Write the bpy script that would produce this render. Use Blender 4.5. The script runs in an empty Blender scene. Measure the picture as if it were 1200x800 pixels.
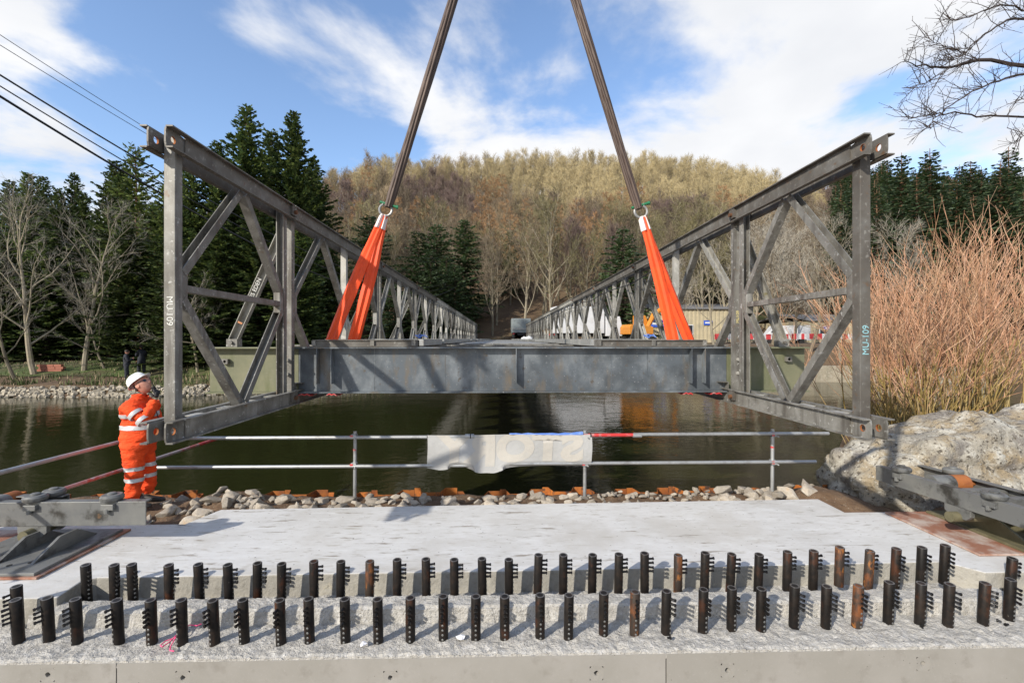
import bpy, bmesh, math, random
import numpy as np
from mathutils import Vector, Matrix, Quaternion, noise as mnoise

rng = random.Random(7)
SC = bpy.context.scene
COL = SC.collection
R = math.radians

# ------------------------------------------------------------------ camera
CAMZ = 2.07
F = 551.0                      # focal length in pixels of a 1200 px wide frame
YAW = R(1.456)
cd = bpy.data.cameras.new('camera')
cd.sensor_width = 36.0
cd.lens = 36.0 * F / 1200.0
cd.shift_y = -3.0 / 1200.0
cd.clip_start = 0.05
cd.clip_end = 3000
cam = bpy.data.objects.new('camera', cd)
COL.objects.link(cam)
cam.location = (0, 0, CAMZ)
cam.rotation_euler = (R(90), 0, -YAW)
SC.camera = cam
CT, ST = math.cos(YAW), math.sin(YAW)


def at(px, py, w):
    """world point seen at photo pixel px, py at depth w"""
    u = (px - 600.0) * w / F
    return Vector((u * CT + w * ST, w * CT - u * ST, CAMZ - (py - 397.0) * w / F))


# ------------------------------------------------------------------ sun, sky, exposure
SUN_D = Vector((1.0, 1.02, -0.80)).normalized()
EL = math.asin(-SUN_D.z)
ROT = math.atan2(-SUN_D.x, -SUN_D.y)
sl = bpy.data.lights.new('sun', 'SUN')
sl.energy = 4.0
sl.angle = R(1.2)
sl.color = (1.0, 0.93, 0.82)
so = bpy.data.objects.new('sun', sl)
COL.objects.link(so)
so.rotation_euler = SUN_D.to_track_quat('-Z', 'Y').to_euler()
so.location = (-20, -20, 30)

W = bpy.data.worlds.new('World')
SC.world = W
W.use_nodes = True
nt = W.node_tree
for n_ in list(nt.nodes):
    nt.nodes.remove(n_)


def wn(t, **kw):
    n = nt.nodes.new(t)
    for k, v in kw.items():
        setattr(n, k, v)
    return n


def wl(a, b):
    nt.links.new(a, b)


def wmath(op, a, b=None, clamp=False):
    n = wn('ShaderNodeMath', operation=op, use_clamp=clamp)
    for i, v in enumerate((a, b)):
        if v is None:
            continue
        if isinstance(v, (int, float)):
            n.inputs[i].default_value = v
        else:
            wl(v, n.inputs[i])
    return n.outputs[0]


out = wn('ShaderNodeOutputWorld')
bg = wn('ShaderNodeBackground')
bg.inputs['Strength'].default_value = 0.15
wl(bg.outputs[0], out.inputs[0])
sky = wn('ShaderNodeTexSky', sky_type='NISHITA')
sky.sun_disc = False
sky.sun_elevation = EL
sky.sun_rotation = ROT % (2 * math.pi)
sky.altitude = 100
sky.air_density = 1.0
sky.dust_density = 0.6
sky.ozone_density = 2.2
tc = wn('ShaderNodeTexCoord')
sep = wn('ShaderNodeSeparateXYZ')
wl(tc.outputs['Generated'], sep.inputs[0])
zc = wmath('ADD', wmath('MAXIMUM', sep.outputs[2], 0.0), 0.22)
px_ = wmath('DIVIDE', sep.outputs[0], zc)
py_ = wmath('DIVIDE', sep.outputs[1], zc)
comb = wn('ShaderNodeCombineXYZ')
wl(px_, comb.inputs[0])
wl(py_, comb.inputs[1])
mp = wn('ShaderNodeMapping')
mp.inputs['Location'].default_value = (20.413, 12.469, 0.0)
wl(comb.outputs[0], mp.inputs[0])
nz = wn('ShaderNodeTexNoise')
nz.inputs['Scale'].default_value = 1.45
nz.inputs['Detail'].default_value = 9
nz.inputs['Roughness'].default_value = 0.56
nz.inputs['Distortion'].default_value = 0.35
wl(mp.outputs[0], nz.inputs['Vector'])
big = wn('ShaderNodeTexNoise')
big.inputs['Scale'].default_value = 0.38
big.inputs['Detail'].default_value = 2
wl(mp.outputs[0], big.inputs['Vector'])
low = wmath('SUBTRACT', 0.62, sep.outputs[2], clamp=True)      # more cloud low down, towards the horizon
s1 = wmath('ADD', wmath('MULTIPLY', nz.outputs[0], 0.72), wmath('MULTIPLY', big.outputs[0], 0.42))
s2 = wmath('ADD', s1, wmath('MULTIPLY', low, 0.16))
ramp = wn('ShaderNodeMapRange', interpolation_type='SMOOTHSTEP')
ramp.inputs['From Min'].default_value = 0.535
ramp.inputs['From Max'].default_value = 0.64
wl(s2, ramp.inputs['Value'])
# soft grey modelling inside the clouds
nz2 = wn('ShaderNodeTexNoise')
nz2.inputs['Scale'].default_value = 1.6
nz2.inputs['Detail'].default_value = 5
wl(mp.outputs[0], nz2.inputs['Vector'])
cr = wn('ShaderNodeMapRange')
cr.inputs['From Min'].default_value = 0.35
cr.inputs['From Max'].default_value = 0.65
wl(nz2.outputs[0], cr.inputs['Value'])
cmix = wn('ShaderNodeMix', data_type='RGBA')
cmix.inputs['A'].default_value = (3.9, 4.0, 4.2, 1)
cmix.inputs['B'].default_value = (4.8, 4.82, 4.9, 1)
wl(cr.outputs[0], cmix.inputs['Factor'])
smix = wn('ShaderNodeMix', data_type='RGBA')
wl(ramp.outputs[0], smix.inputs['Factor'])
sgain = wn('ShaderNodeMix', data_type='RGBA', blend_type='MULTIPLY')
sgain.inputs['Factor'].default_value = 1.0
sgain.inputs['B'].default_value = (1.15, 1.15, 1.18, 1)
wl(sky.outputs[0], sgain.inputs['A'])
wl(sgain.outputs['Result'], smix.inputs['A'])
wl(cmix.outputs['Result'], smix.inputs['B'])
wl(smix.outputs['Result'], bg.inputs['Color'])

SC.view_settings.view_transform = 'Standard'
SC.view_settings.look = 'None'
SC.view_settings.exposure = 0.52
SC.view_settings.gamma = 1.0
SC.cycles.max_bounces = 6
SC.cycles.transparent_max_bounces = 4


# ------------------------------------------------------------------ materials
def mat(name, col, rough=0.6, metal=0.0, layers=(), bump=None, rand=0.0, spec=0.5, coord='Object', trans=None, micro=None):
    """layers: (kind, scale, colour, lo, hi[, stretch]) mixed over the base one after the other"""
    m = bpy.data.materials.new(name)
    m.use_nodes = True
    t = m.node_tree
    b = t.nodes['Principled BSDF']
    L = t.links.new
    b.inputs['Roughness'].default_value = rough
    b.inputs['Metallic'].default_value = metal
    b.inputs['Specular IOR Level'].default_value = spec
    tcn = t.nodes.new('ShaderNodeTexCoord')
    oi = t.nodes.new('ShaderNodeObjectInfo')
    vm = t.nodes.new('ShaderNodeVectorMath')
    vm.operation = 'MULTIPLY_ADD'
    cx = t.nodes.new('ShaderNodeCombineXYZ')
    L(oi.outputs['Random'], cx.inputs[0])
    L(oi.outputs['Random'], cx.inputs[1])
    L(cx.outputs[0], vm.inputs[0])
    vm.inputs[1].default_value = (37.0, 53.0, 0)
    L(tcn.outputs[coord], vm.inputs[2])
    vec = vm.outputs[0]
    rgb = t.nodes.new('ShaderNodeRGB')
    rgb.outputs[0].default_value = (*col, 1)
    cur = rgb.outputs[0]

    def tex(kind, scale, stretch):
        v = vec
        if stretch:
            mpn = t.nodes.new('ShaderNodeMapping')
            mpn.inputs['Scale'].default_value = stretch
            L(vec, mpn.inputs[0])
            v = mpn.outputs[0]
        if kind == 'v':
            x = t.nodes.new('ShaderNodeTexVoronoi')
            x.inputs['Scale'].default_value = scale
            L(v, x.inputs['Vector'])
            return x.outputs['Distance']
        if kind == 'cell':
            x = t.nodes.new('ShaderNodeTexVoronoi')
            x.feature = 'DISTANCE_TO_EDGE'
            x.inputs['Scale'].default_value = scale
            L(v, x.inputs['Vector'])
            return x.outputs['Distance']
        x = t.nodes.new('ShaderNodeTexNoise')
        x.inputs['Scale'].default_value = scale
        x.inputs['Detail'].default_value = 6 if kind == 'n' else 2
        x.inputs['Roughness'].default_value = 0.62
        L(v, x.inputs['Vector'])
        return x.outputs[0]

    for ly in layers:
        kind, scale, c2, lo, hi = ly[:5]
        o = tex(kind, scale, ly[5] if len(ly) > 5 else None)
        mr = t.nodes.new('ShaderNodeMapRange')
        mr.inputs['From Min'].default_value = lo
        mr.inputs['From Max'].default_value = hi
        L(o, mr.inputs['Value'])
        mx = t.nodes.new('ShaderNodeMix')
        mx.data_type = 'RGBA'
        L(mr.outputs[0], mx.inputs['Factor'])
        L(cur, mx.inputs['A'])
        mx.inputs['B'].default_value = (*c2, 1)
        cur = mx.outputs['Result']
    if rand:
        hs = t.nodes.new('ShaderNodeHueSaturation')
        mr = t.nodes.new('ShaderNodeMapRange')
        mr.inputs['To Min'].default_value = 1 - rand
        mr.inputs['To Max'].default_value = 1 + rand
        L(oi.outputs['Random'], mr.inputs['Value'])
        L(mr.outputs[0], hs.inputs['Value'])
        L(cur, hs.inputs['Color'])
        cur = hs.outputs[0]
    L(cur, b.inputs['Base Color'])
    nrm = None
    for bp in ([bump] if bump and not isinstance(bump, list) else (bump or [])):
        kind, scale, strength, dist = bp[:4]
        o = tex(kind, scale, bp[4] if len(bp) > 4 else None)
        bn = t.nodes.new('ShaderNodeBump')
        bn.inputs['Strength'].default_value = strength
        bn.inputs['Distance'].default_value = dist
        L(o, bn.inputs['Height'])
        if nrm is not None:
            L(nrm, bn.inputs['Normal'])
        nrm = bn.outputs[0]
    if nrm is not None:
        L(nrm, b.inputs['Normal'])
    return m


M = {}
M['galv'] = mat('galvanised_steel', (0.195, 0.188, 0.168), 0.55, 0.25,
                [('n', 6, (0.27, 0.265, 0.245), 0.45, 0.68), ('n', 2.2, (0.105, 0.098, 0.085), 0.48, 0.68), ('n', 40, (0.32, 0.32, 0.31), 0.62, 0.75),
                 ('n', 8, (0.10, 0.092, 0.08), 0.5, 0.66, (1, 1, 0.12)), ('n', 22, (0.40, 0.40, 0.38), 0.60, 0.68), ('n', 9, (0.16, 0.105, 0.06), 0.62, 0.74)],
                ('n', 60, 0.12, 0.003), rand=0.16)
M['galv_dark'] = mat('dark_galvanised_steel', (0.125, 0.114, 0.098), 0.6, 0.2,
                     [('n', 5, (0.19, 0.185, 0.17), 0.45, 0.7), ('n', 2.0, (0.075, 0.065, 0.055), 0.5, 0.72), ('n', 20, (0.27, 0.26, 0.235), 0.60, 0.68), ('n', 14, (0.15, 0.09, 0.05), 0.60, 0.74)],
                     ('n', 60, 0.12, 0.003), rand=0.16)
M['galv_light'] = mat('bright_galvanised_steel', (0.37, 0.36, 0.325), 0.55, 0.2,
                      [('n', 5, (0.24, 0.235, 0.21), 0.45, 0.7), ('n', 9, (0.19, 0.18, 0.155), 0.5, 0.68, (1, 1, 0.15)), ('n', 14, (0.45, 0.45, 0.43), 0.58, 0.7), ('n', 9, (0.22, 0.2, 0.11), 0.6, 0.72)], ('n', 60, 0.1, 0.003), rand=0.18)
M['transom'] = mat('blue_grey_weathered_steel', (0.105, 0.122, 0.138), 0.45, 0.25,
                   [('n', 2.6, (0.19, 0.21, 0.225), 0.46, 0.62, (1, 1, 0.7)), ('n', 1.3, (0.06, 0.068, 0.075), 0.5, 0.68), ('n', 5, (0.15, 0.125, 0.095), 0.53, 0.70, (1.0, 1.0, 0.3)),
                    ('n', 34, (0.33, 0.34, 0.34), 0.62, 0.72), ('n', 11, (0.10, 0.085, 0.07), 0.62, 0.7)],
                   ('n', 45, 0.15, 0.004))
M['mossy'] = mat('algae_stained_steel', (0.15, 0.155, 0.095), 0.65, 0.2,
                 [('n', 3, (0.20, 0.195, 0.12), 0.42, 0.7), ('n', 6, (0.10, 0.115, 0.05), 0.5, 0.75, (1, 1, 0.3)), ('n', 20, (0.22, 0.21, 0.16), 0.6, 0.8)],
                 ('n', 40, 0.15, 0.003))
M['rust'] = mat('orange_rust', (0.30, 0.10, 0.025), 0.8, 0.0, [('n', 8, (0.20, 0.06, 0.02), 0.45, 0.7), ('n', 30, (0.36, 0.15, 0.05), 0.6, 0.8)], ('n', 30, 0.3, 0.004))
M['rust_dark'] = mat('dark_rust', (0.10, 0.045, 0.02), 0.8, 0.0, [('n', 14, (0.22, 0.08, 0.025), 0.5, 0.7)], ('n', 30, 0.3, 0.004))
M['pile'] = mat('rusty_sheet_pile', (0.36, 0.115, 0.018), 0.75, 0.0, [('n', 4, (0.22, 0.065, 0.015), 0.42, 0.62), ('n', 9, (0.05, 0.03, 0.02), 0.52, 0.64)], ('n', 20, 0.3, 0.006), rand=0.35)
M['rustplate'] = mat('rust_bloomed_plate', (0.29, 0.135, 0.085), 0.75, 0.1, [('n', 3.2, (0.46, 0.38, 0.33), 0.45, 0.6), ('n', 9, (0.24, 0.09, 0.05), 0.55, 0.75), ('n', 5, (0.16, 0.12, 0.09), 0.64, 0.74)], ('n', 30, 0.15, 0.003))
M['oilsteel'] = mat('greasy_grey_steel', (0.145, 0.148, 0.145), 0.5, 0.25, [('n', 3.5, (0.20, 0.2, 0.185), 0.45, 0.7), ('n', 4.5, (0.04, 0.038, 0.033), 0.52, 0.66), ('n', 9, (0.2, 0.11, 0.05), 0.68, 0.8)], ('n', 40, 0.12, 0.003), rand=0.1)
M['olive'] = mat('muddy_olive_steel', (0.11, 0.10, 0.055), 0.7, 0.1, [('n', 6, (0.17, 0.15, 0.09), 0.45, 0.7), ('n', 4, (0.05, 0.05, 0.04), 0.6, 0.8)], ('n', 40, 0.2, 0.004))
M['black'] = mat('black_scaled_steel', (0.009, 0.0078, 0.0072), 0.42, 0.0, [('n', 18, (0.022, 0.015, 0.011), 0.45, 0.7), ('n', 9, (0.06, 0.022, 0.010), 0.57, 0.72, (1, 1, 0.5)), ('n', 27, (0.20, 0.185, 0.16), 0.69, 0.76)], ('n', 60, 0.1, 0.002), rand=0.3, spec=0.25)
M['black_rust'] = mat('rusted_black_steel', (0.03, 0.02, 0.014), 0.6, 0.2, [('n', 11, (0.15, 0.05, 0.014), 0.46, 0.6, (1, 1, 0.5)), ('n', 17, (0.27, 0.10, 0.018), 0.56, 0.66, (1, 1, 0.5))], ('n', 60, 0.2, 0.002), rand=0.2)
M['boltm'] = mat('oiled_bolt_steel', (0.022, 0.021, 0.021), 0.25, 0.6)
M['cut_highlight'] = mat('cut_steel_painted_highlight', (0.16, 0.15, 0.14), 0.4, 0.6)  # cut coupler rims, their bright highlight painted in as a paler tone
M['sheared'] = mat('bright_sheared_steel', (0.30, 0.30, 0.29), 0.3, 0.8)
M['scaff'] = mat('galvanised_tube', (0.42, 0.43, 0.43), 0.42, 0.55, [('n', 7, (0.25, 0.25, 0.24), 0.5, 0.72), ('n', 16, (0.55, 0.56, 0.56), 0.58, 0.75)], ('n', 60, 0.1, 0.002), rand=0.15)
M['redpaint'] = mat('red_paint', (0.5, 0.035, 0.035), 0.5, 0, [('n', 14, (0.40, 0.2, 0.19), 0.5, 0.65)])
M['faded'] = mat('scuffed_red_tube', (0.43, 0.36, 0.35), 0.45, 0.3, [('n', 3, (0.46, 0.13, 0.11), 0.46, 0.6), ('n', 14, (0.5, 0.5, 0.5), 0.55, 0.7)])
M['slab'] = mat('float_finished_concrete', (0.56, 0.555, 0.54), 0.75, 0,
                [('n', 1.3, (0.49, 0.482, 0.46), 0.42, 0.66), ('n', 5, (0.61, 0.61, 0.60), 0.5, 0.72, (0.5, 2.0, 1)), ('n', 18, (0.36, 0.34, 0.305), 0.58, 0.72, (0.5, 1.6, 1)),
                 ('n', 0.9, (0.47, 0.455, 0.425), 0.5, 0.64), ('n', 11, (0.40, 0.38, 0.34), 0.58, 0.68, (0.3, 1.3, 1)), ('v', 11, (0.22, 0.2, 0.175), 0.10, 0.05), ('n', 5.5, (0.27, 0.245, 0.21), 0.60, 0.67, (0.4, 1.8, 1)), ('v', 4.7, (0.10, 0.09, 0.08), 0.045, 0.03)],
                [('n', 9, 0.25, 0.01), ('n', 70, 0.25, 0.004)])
M['conc_rough'] = mat('broken_rough_concrete', (0.45, 0.43, 0.39), 0.85, 0,
                      [('n', 5, (0.36, 0.343, 0.31), 0.42, 0.66), ('n', 22, (0.53, 0.515, 0.485), 0.5, 0.68), ('v', 21, (0.15, 0.14, 0.12), 0.12, 0.06), ('n', 30, (0.29, 0.27, 0.235), 0.60, 0.70), ('n', 50, (0.62, 0.61, 0.58), 0.62, 0.7), ('n', 9, (0.24, 0.15, 0.09), 0.7, 0.78)],
                      [('n', 24, 1.0, 0.03), ('n', 80, 0.8, 0.008)])
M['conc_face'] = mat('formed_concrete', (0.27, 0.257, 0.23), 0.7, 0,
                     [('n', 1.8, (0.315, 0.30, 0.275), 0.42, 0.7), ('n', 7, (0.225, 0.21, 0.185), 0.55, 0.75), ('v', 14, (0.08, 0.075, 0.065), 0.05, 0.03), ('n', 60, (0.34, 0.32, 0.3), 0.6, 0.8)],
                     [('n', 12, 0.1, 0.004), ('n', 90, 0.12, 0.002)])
M['dark'] = mat('dark_void', (0.012, 0.011, 0.01), 0.9)
M['joint'] = mat('dark_joint_filler', (0.05, 0.046, 0.04), 0.9)
M['soil'] = mat('damp_brown_soil', (0.115, 0.068, 0.036), 0.95, 0, [('n', 6, (0.17, 0.11, 0.065), 0.42, 0.7), ('n', 25, (0.06, 0.035, 0.02), 0.55, 0.72), ('v', 20, (0.25, 0.21, 0.16), 0.18, 0.1)], [('n', 14, 0.9, 0.03), ('n', 60, 0.8, 0.01)])
M['rock'] = mat('grey_tan_stone', (0.29, 0.25, 0.2), 0.85, 0, [('n', 6, (0.38, 0.345, 0.29), 0.42, 0.68), ('n', 16, (0.19, 0.16, 0.12), 0.55, 0.75), ('n', 3, (0.32, 0.22, 0.13), 0.58, 0.75)], [('n', 25, 0.6, 0.01)], rand=0.3)
M['boulder'] = mat('crusted_pale_boulder', (0.31, 0.285, 0.235), 0.9, 0,
                   [('n', 1.5, (0.30, 0.24, 0.155), 0.48, 0.58), ('n', 3.4, (0.48, 0.46, 0.40), 0.50, 0.62), ('n', 2.1, (0.20, 0.182, 0.16), 0.54, 0.62), ('n', 17, (0.10, 0.085, 0.065), 0.56, 0.62), ('n', 26, (0.58, 0.56, 0.5), 0.60, 0.7), ('n', 60, (0.13, 0.11, 0.09), 0.6, 0.68)],
                   [('n', 7, 0.9, 0.06), ('n', 26, 1.0, 0.025), ('n', 80, 0.8, 0.008)])
M['orange'] = mat('orange_webbing', (0.90, 0.085, 0.010), 0.6, 0, [('n', 4, (0.68, 0.06, 0.010), 0.45, 0.68), ('n', 9, (0.28, 0.05, 0.025), 0.64, 0.76)], ('n', 50, 0.2, 0.003, (1, 1, 0.1)))
M['whiteweb'] = mat('white_webbing', (0.72, 0.66, 0.64), 0.75, 0, [('n', 14, (0.5, 0.42, 0.38), 0.58, 0.75)], ('n', 50, 0.2, 0.003))
M['strop'] = mat('brown_steel_strop', (0.066, 0.043, 0.033), 0.6, 0.15, [('n', 5, (0.105, 0.072, 0.055), 0.45, 0.7, (1, 1, 0.2)), ('n', 30, (0.06, 0.042, 0.033), 0.58, 0.72, (1, 1, 0.3))], ('n', 40, 0.3, 0.004, (1, 1, 0.15)))
M['shackle'] = mat('shackle_steel', (0.30, 0.3, 0.29), 0.45, 0.5)
M['greenpin'] = mat('green_pin_paint', (0.02, 0.16, 0.07), 0.45)
M['hiviz'] = mat('orange_coverall_cloth', (0.92, 0.08, 0.006), 0.8, 0, [('n', 3, (0.80, 0.062, 0.006), 0.46, 0.66), ('n', 6, (0.35, 0.055, 0.015), 0.60, 0.74)], [('n', 9, 0.9, 0.05, (1, 1, 2.2)), ('n', 26, 0.6, 0.015)])
M['band'] = mat('silver_reflective_tape', (0.52, 0.53, 0.53), 0.4, 0.2, (), ('n', 22, 0.3, 0.008))
M['skin'] = mat('ruddy_skin', (0.50, 0.235, 0.165), 0.55, 0, [('n', 20, (0.58, 0.30, 0.22), 0.45, 0.7)])
M['helmet'] = mat('white_helmet_plastic', (0.74, 0.74, 0.72), 0.3)
M['glove'] = mat('black_glove_cloth', (0.016, 0.016, 0.018), 0.75, 0, (), ('n', 60, 0.3, 0.004))
M['boot'] = mat('muddy_black_leather', (0.022, 0.02, 0.018), 0.6, 0, [('n', 16, (0.1, 0.075, 0.05), 0.58, 0.72)])
M['darkcloth'] = mat('dark_navy_cloth', (0.018, 0.02, 0.028), 0.85)
M['lens'] = mat('dark_glasses_lens', (0.05, 0.06, 0.08), 0.08, 0.3)
M['hair'] = mat('dark_hair', (0.03, 0.02, 0.014), 0.7)
M['tarp'] = mat('grey_plastic_banner', (0.37, 0.37, 0.36), 0.55, 0, [('n', 3, (0.41, 0.41, 0.405), 0.45, 0.7), ('n', 12, (0.24, 0.235, 0.22), 0.65, 0.8)], ('n', 6, 0.35, 0.03))
M['tarpletter'] = mat('faded_beige_print', (0.44, 0.415, 0.37), 0.55, 0, [('n', 5, (0.40, 0.39, 0.36), 0.5, 0.7)], ('n', 6, 0.35, 0.03))
M['bluetarp'] = mat('blue_plastic', (0.10, 0.2, 0.56), 0.45, 0, [('n', 7, (0.25, 0.36, 0.66), 0.5, 0.72)], ('n', 20, 0.4, 0.01))
M['whitepaint'] = mat('white_marker_paint', (0.66, 0.66, 0.62), 0.7)
M['tealpaint'] = mat('teal_marker_paint', (0.25, 0.47, 0.52), 0.7)
M['yellowpaint'] = mat('yellow_marker_paint', (0.62, 0.53, 0.22), 0.7)
M['orangepaint'] = mat('faint_orange_crayon', (0.50, 0.22, 0.10), 0.8)
M['pink'] = mat('pink_cord', (0.75, 0.08, 0.22), 0.7)
M['paper'] = mat('torn_white_paper', (0.78, 0.78, 0.8), 0.8)
M['cable'] = mat('black_cable_sheath', (0.012, 0.012, 0.014), 0.5)
M['deck'] = mat('dull_steel_deck', (0.27, 0.275, 0.265), 0.5, 0.35, [('n', 5, (0.38, 0.38, 0.36), 0.45, 0.7), ('n', 10, (0.17, 0.14, 0.11), 0.6, 0.8)], ('n', 50, 0.1, 0.002), rand=0.2)
M['bark'] = mat('grey_brown_bark', (0.115, 0.088, 0.06), 0.9, 0, [('n', 5, (0.17, 0.145, 0.10), 0.45, 0.7, (1, 1, 0.2)), ('n', 9, (0.07, 0.075, 0.03), 0.55, 0.72)], ('n', 12, 0.8, 0.03, (1, 1, 0.25)), rand=0.3)
M['bark_hill'] = mat('pale_lichened_bark', (0.25, 0.215, 0.155), 0.9, 0, [('n', 0.8, (0.15, 0.125, 0.085), 0.45, 0.65), ('n', 3, (0.16, 0.16, 0.075), 0.55, 0.7)], None, rand=0.3)
M['bark_dark'] = mat('dark_conifer_bark', (0.055, 0.036, 0.024), 0.9, 0, [('n', 7, (0.09, 0.06, 0.04), 0.45, 0.7, (1, 1, 0.2))], None, rand=0.2)
M['bark_pine'] = mat('orange_pine_bark', (0.16, 0.085, 0.045), 0.9, 0, [('n', 7, (0.09, 0.06, 0.04), 0.45, 0.7, (1, 1, 0.3))], None, rand=0.2)
M['tw_suntint'] = mat('sun_tinted_golden_twigs', (0.40, 0.325, 0.175), 0.85, 0, (), None, rand=0.2)  # species tone plus the upper slope's sunlight, put into the twig colour
M['tw_tan'] = mat('tan_twigs', (0.28, 0.215, 0.13), 0.85, 0, (), None, rand=0.22)
M['tw_brown'] = mat('brown_twigs', (0.175, 0.135, 0.09), 0.85, 0, (), None, rand=0.25)
M['tw_purple'] = mat('purple_birch_twigs', (0.15, 0.105, 0.09), 0.85, 0, (), None, rand=0.2)
M['tw_larch'] = mat('rusty_larch_twigs', (0.34, 0.20, 0.095), 0.85, 0, (), None, rand=0.15)
M['tw_olive'] = mat('mossy_olive_twigs', (0.17, 0.15, 0.07), 0.85, 0, (), None, rand=0.25)
M['tw_grey'] = mat('pale_grey_twigs', (0.27, 0.245, 0.2), 0.85, 0, (), None, rand=0.2)
M['tw_black'] = mat('dark_fine_twigs', (0.05, 0.036, 0.03), 0.85)
M['nd_dark'] = mat('deep_green_needles', (0.052, 0.085, 0.026), 0.65, 0, (), None, rand=0.3)
M['nd_mid'] = mat('mid_green_needles', (0.135, 0.175, 0.045), 0.65, 0, (), None, rand=0.3)
M['nd_blue'] = mat('blue_green_needles', (0.075, 0.115, 0.058), 0.65, 0, (), None, rand=0.25)
M['sh_base'] = mat('olive_willow_stems', (0.27, 0.195, 0.06), 0.6, 0, [('n', 4, (0.17, 0.10, 0.04), 0.45, 0.7)], None)
M['sh_tip'] = mat('salmon_willow_shoots', (0.42, 0.215, 0.12), 0.6, 0, [('n', 1.6, (0.37, 0.25, 0.145), 0.45, 0.65), ('n', 7, (0.17, 0.095, 0.06), 0.5, 0.64)], None)
M['cream'] = mat('cream_cladding', (0.42, 0.36, 0.235), 0.75, 0, [('n', 2, (0.35, 0.3, 0.2), 0.46, 0.7), ('n', 0.6, (0.3, 0.27, 0.19), 0.5, 0.7)])
M['slate'] = mat('grey_roof_sheet', (0.16, 0.16, 0.165), 0.7)
M['bluesign'] = mat('blue_sign_paint', (0.03, 0.09, 0.45), 0.5)
M['white'] = mat('white_vehicle_paint', (0.60, 0.61, 0.62), 0.5, 0, [('n', 1.2, (0.5, 0.5, 0.5), 0.48, 0.7)])
M['yellowplant'] = mat('orange_yellow_machine_paint', (0.50, 0.19, 0.02), 0.55, 0, [('n', 3, (0.66, 0.24, 0.012), 0.5, 0.75)])
M['rubber'] = mat('black_rubber', (0.015, 0.015, 0.015), 0.85)
M['glass'] = mat('dark_window_glass', (0.02, 0.025, 0.03), 0.08)
M['greytruck'] = mat('blue_grey_tipper_paint', (0.20, 0.23, 0.235), 0.6, 0, [('n', 4, (0.12, 0.13, 0.13), 0.5, 0.75)])
M['barred'] = mat('red_barrier_plastic', (0.45, 0.04, 0.045), 0.6)
M['barwhite'] = mat('white_barrier_plastic', (0.55, 0.55, 0.55), 0.6)
M['greennet'] = mat('green_netting', (0.02, 0.38, 0.06), 0.8)
M['brick'] = mat('red_brick_paint', (0.30, 0.11, 0.07), 0.85)
M['timber'] = mat('weathered_timber', (0.22, 0.15, 0.09), 0.85)
M['grassblade'] = mat('grass_green', (0.065, 0.09, 0.02), 0.8, 0, (), None)


# needles let some light through
for k_ in ('nd_dark', 'nd_mid', 'nd_blue'):
    t_ = M[k_].node_tree
    pb = t_.nodes['Principled BSDF']
    om = t_.nodes['Material Output']
    tl = t_.nodes.new('ShaderNodeBsdfTranslucent')
    src_ = pb.inputs['Base Color'].links[0].from_socket
    t_.links.new(src_, tl.inputs['Color'])
    ms_ = t_.nodes.new('ShaderNodeMixShader')
    ms_.inputs[0].default_value = 0.35
    t_.links.new(pb.outputs[0], ms_.inputs[1])
    t_.links.new(tl.outputs[0], ms_.inputs[2])
    t_.links.new(ms_.outputs[0], om.inputs['Surface'])


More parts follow.
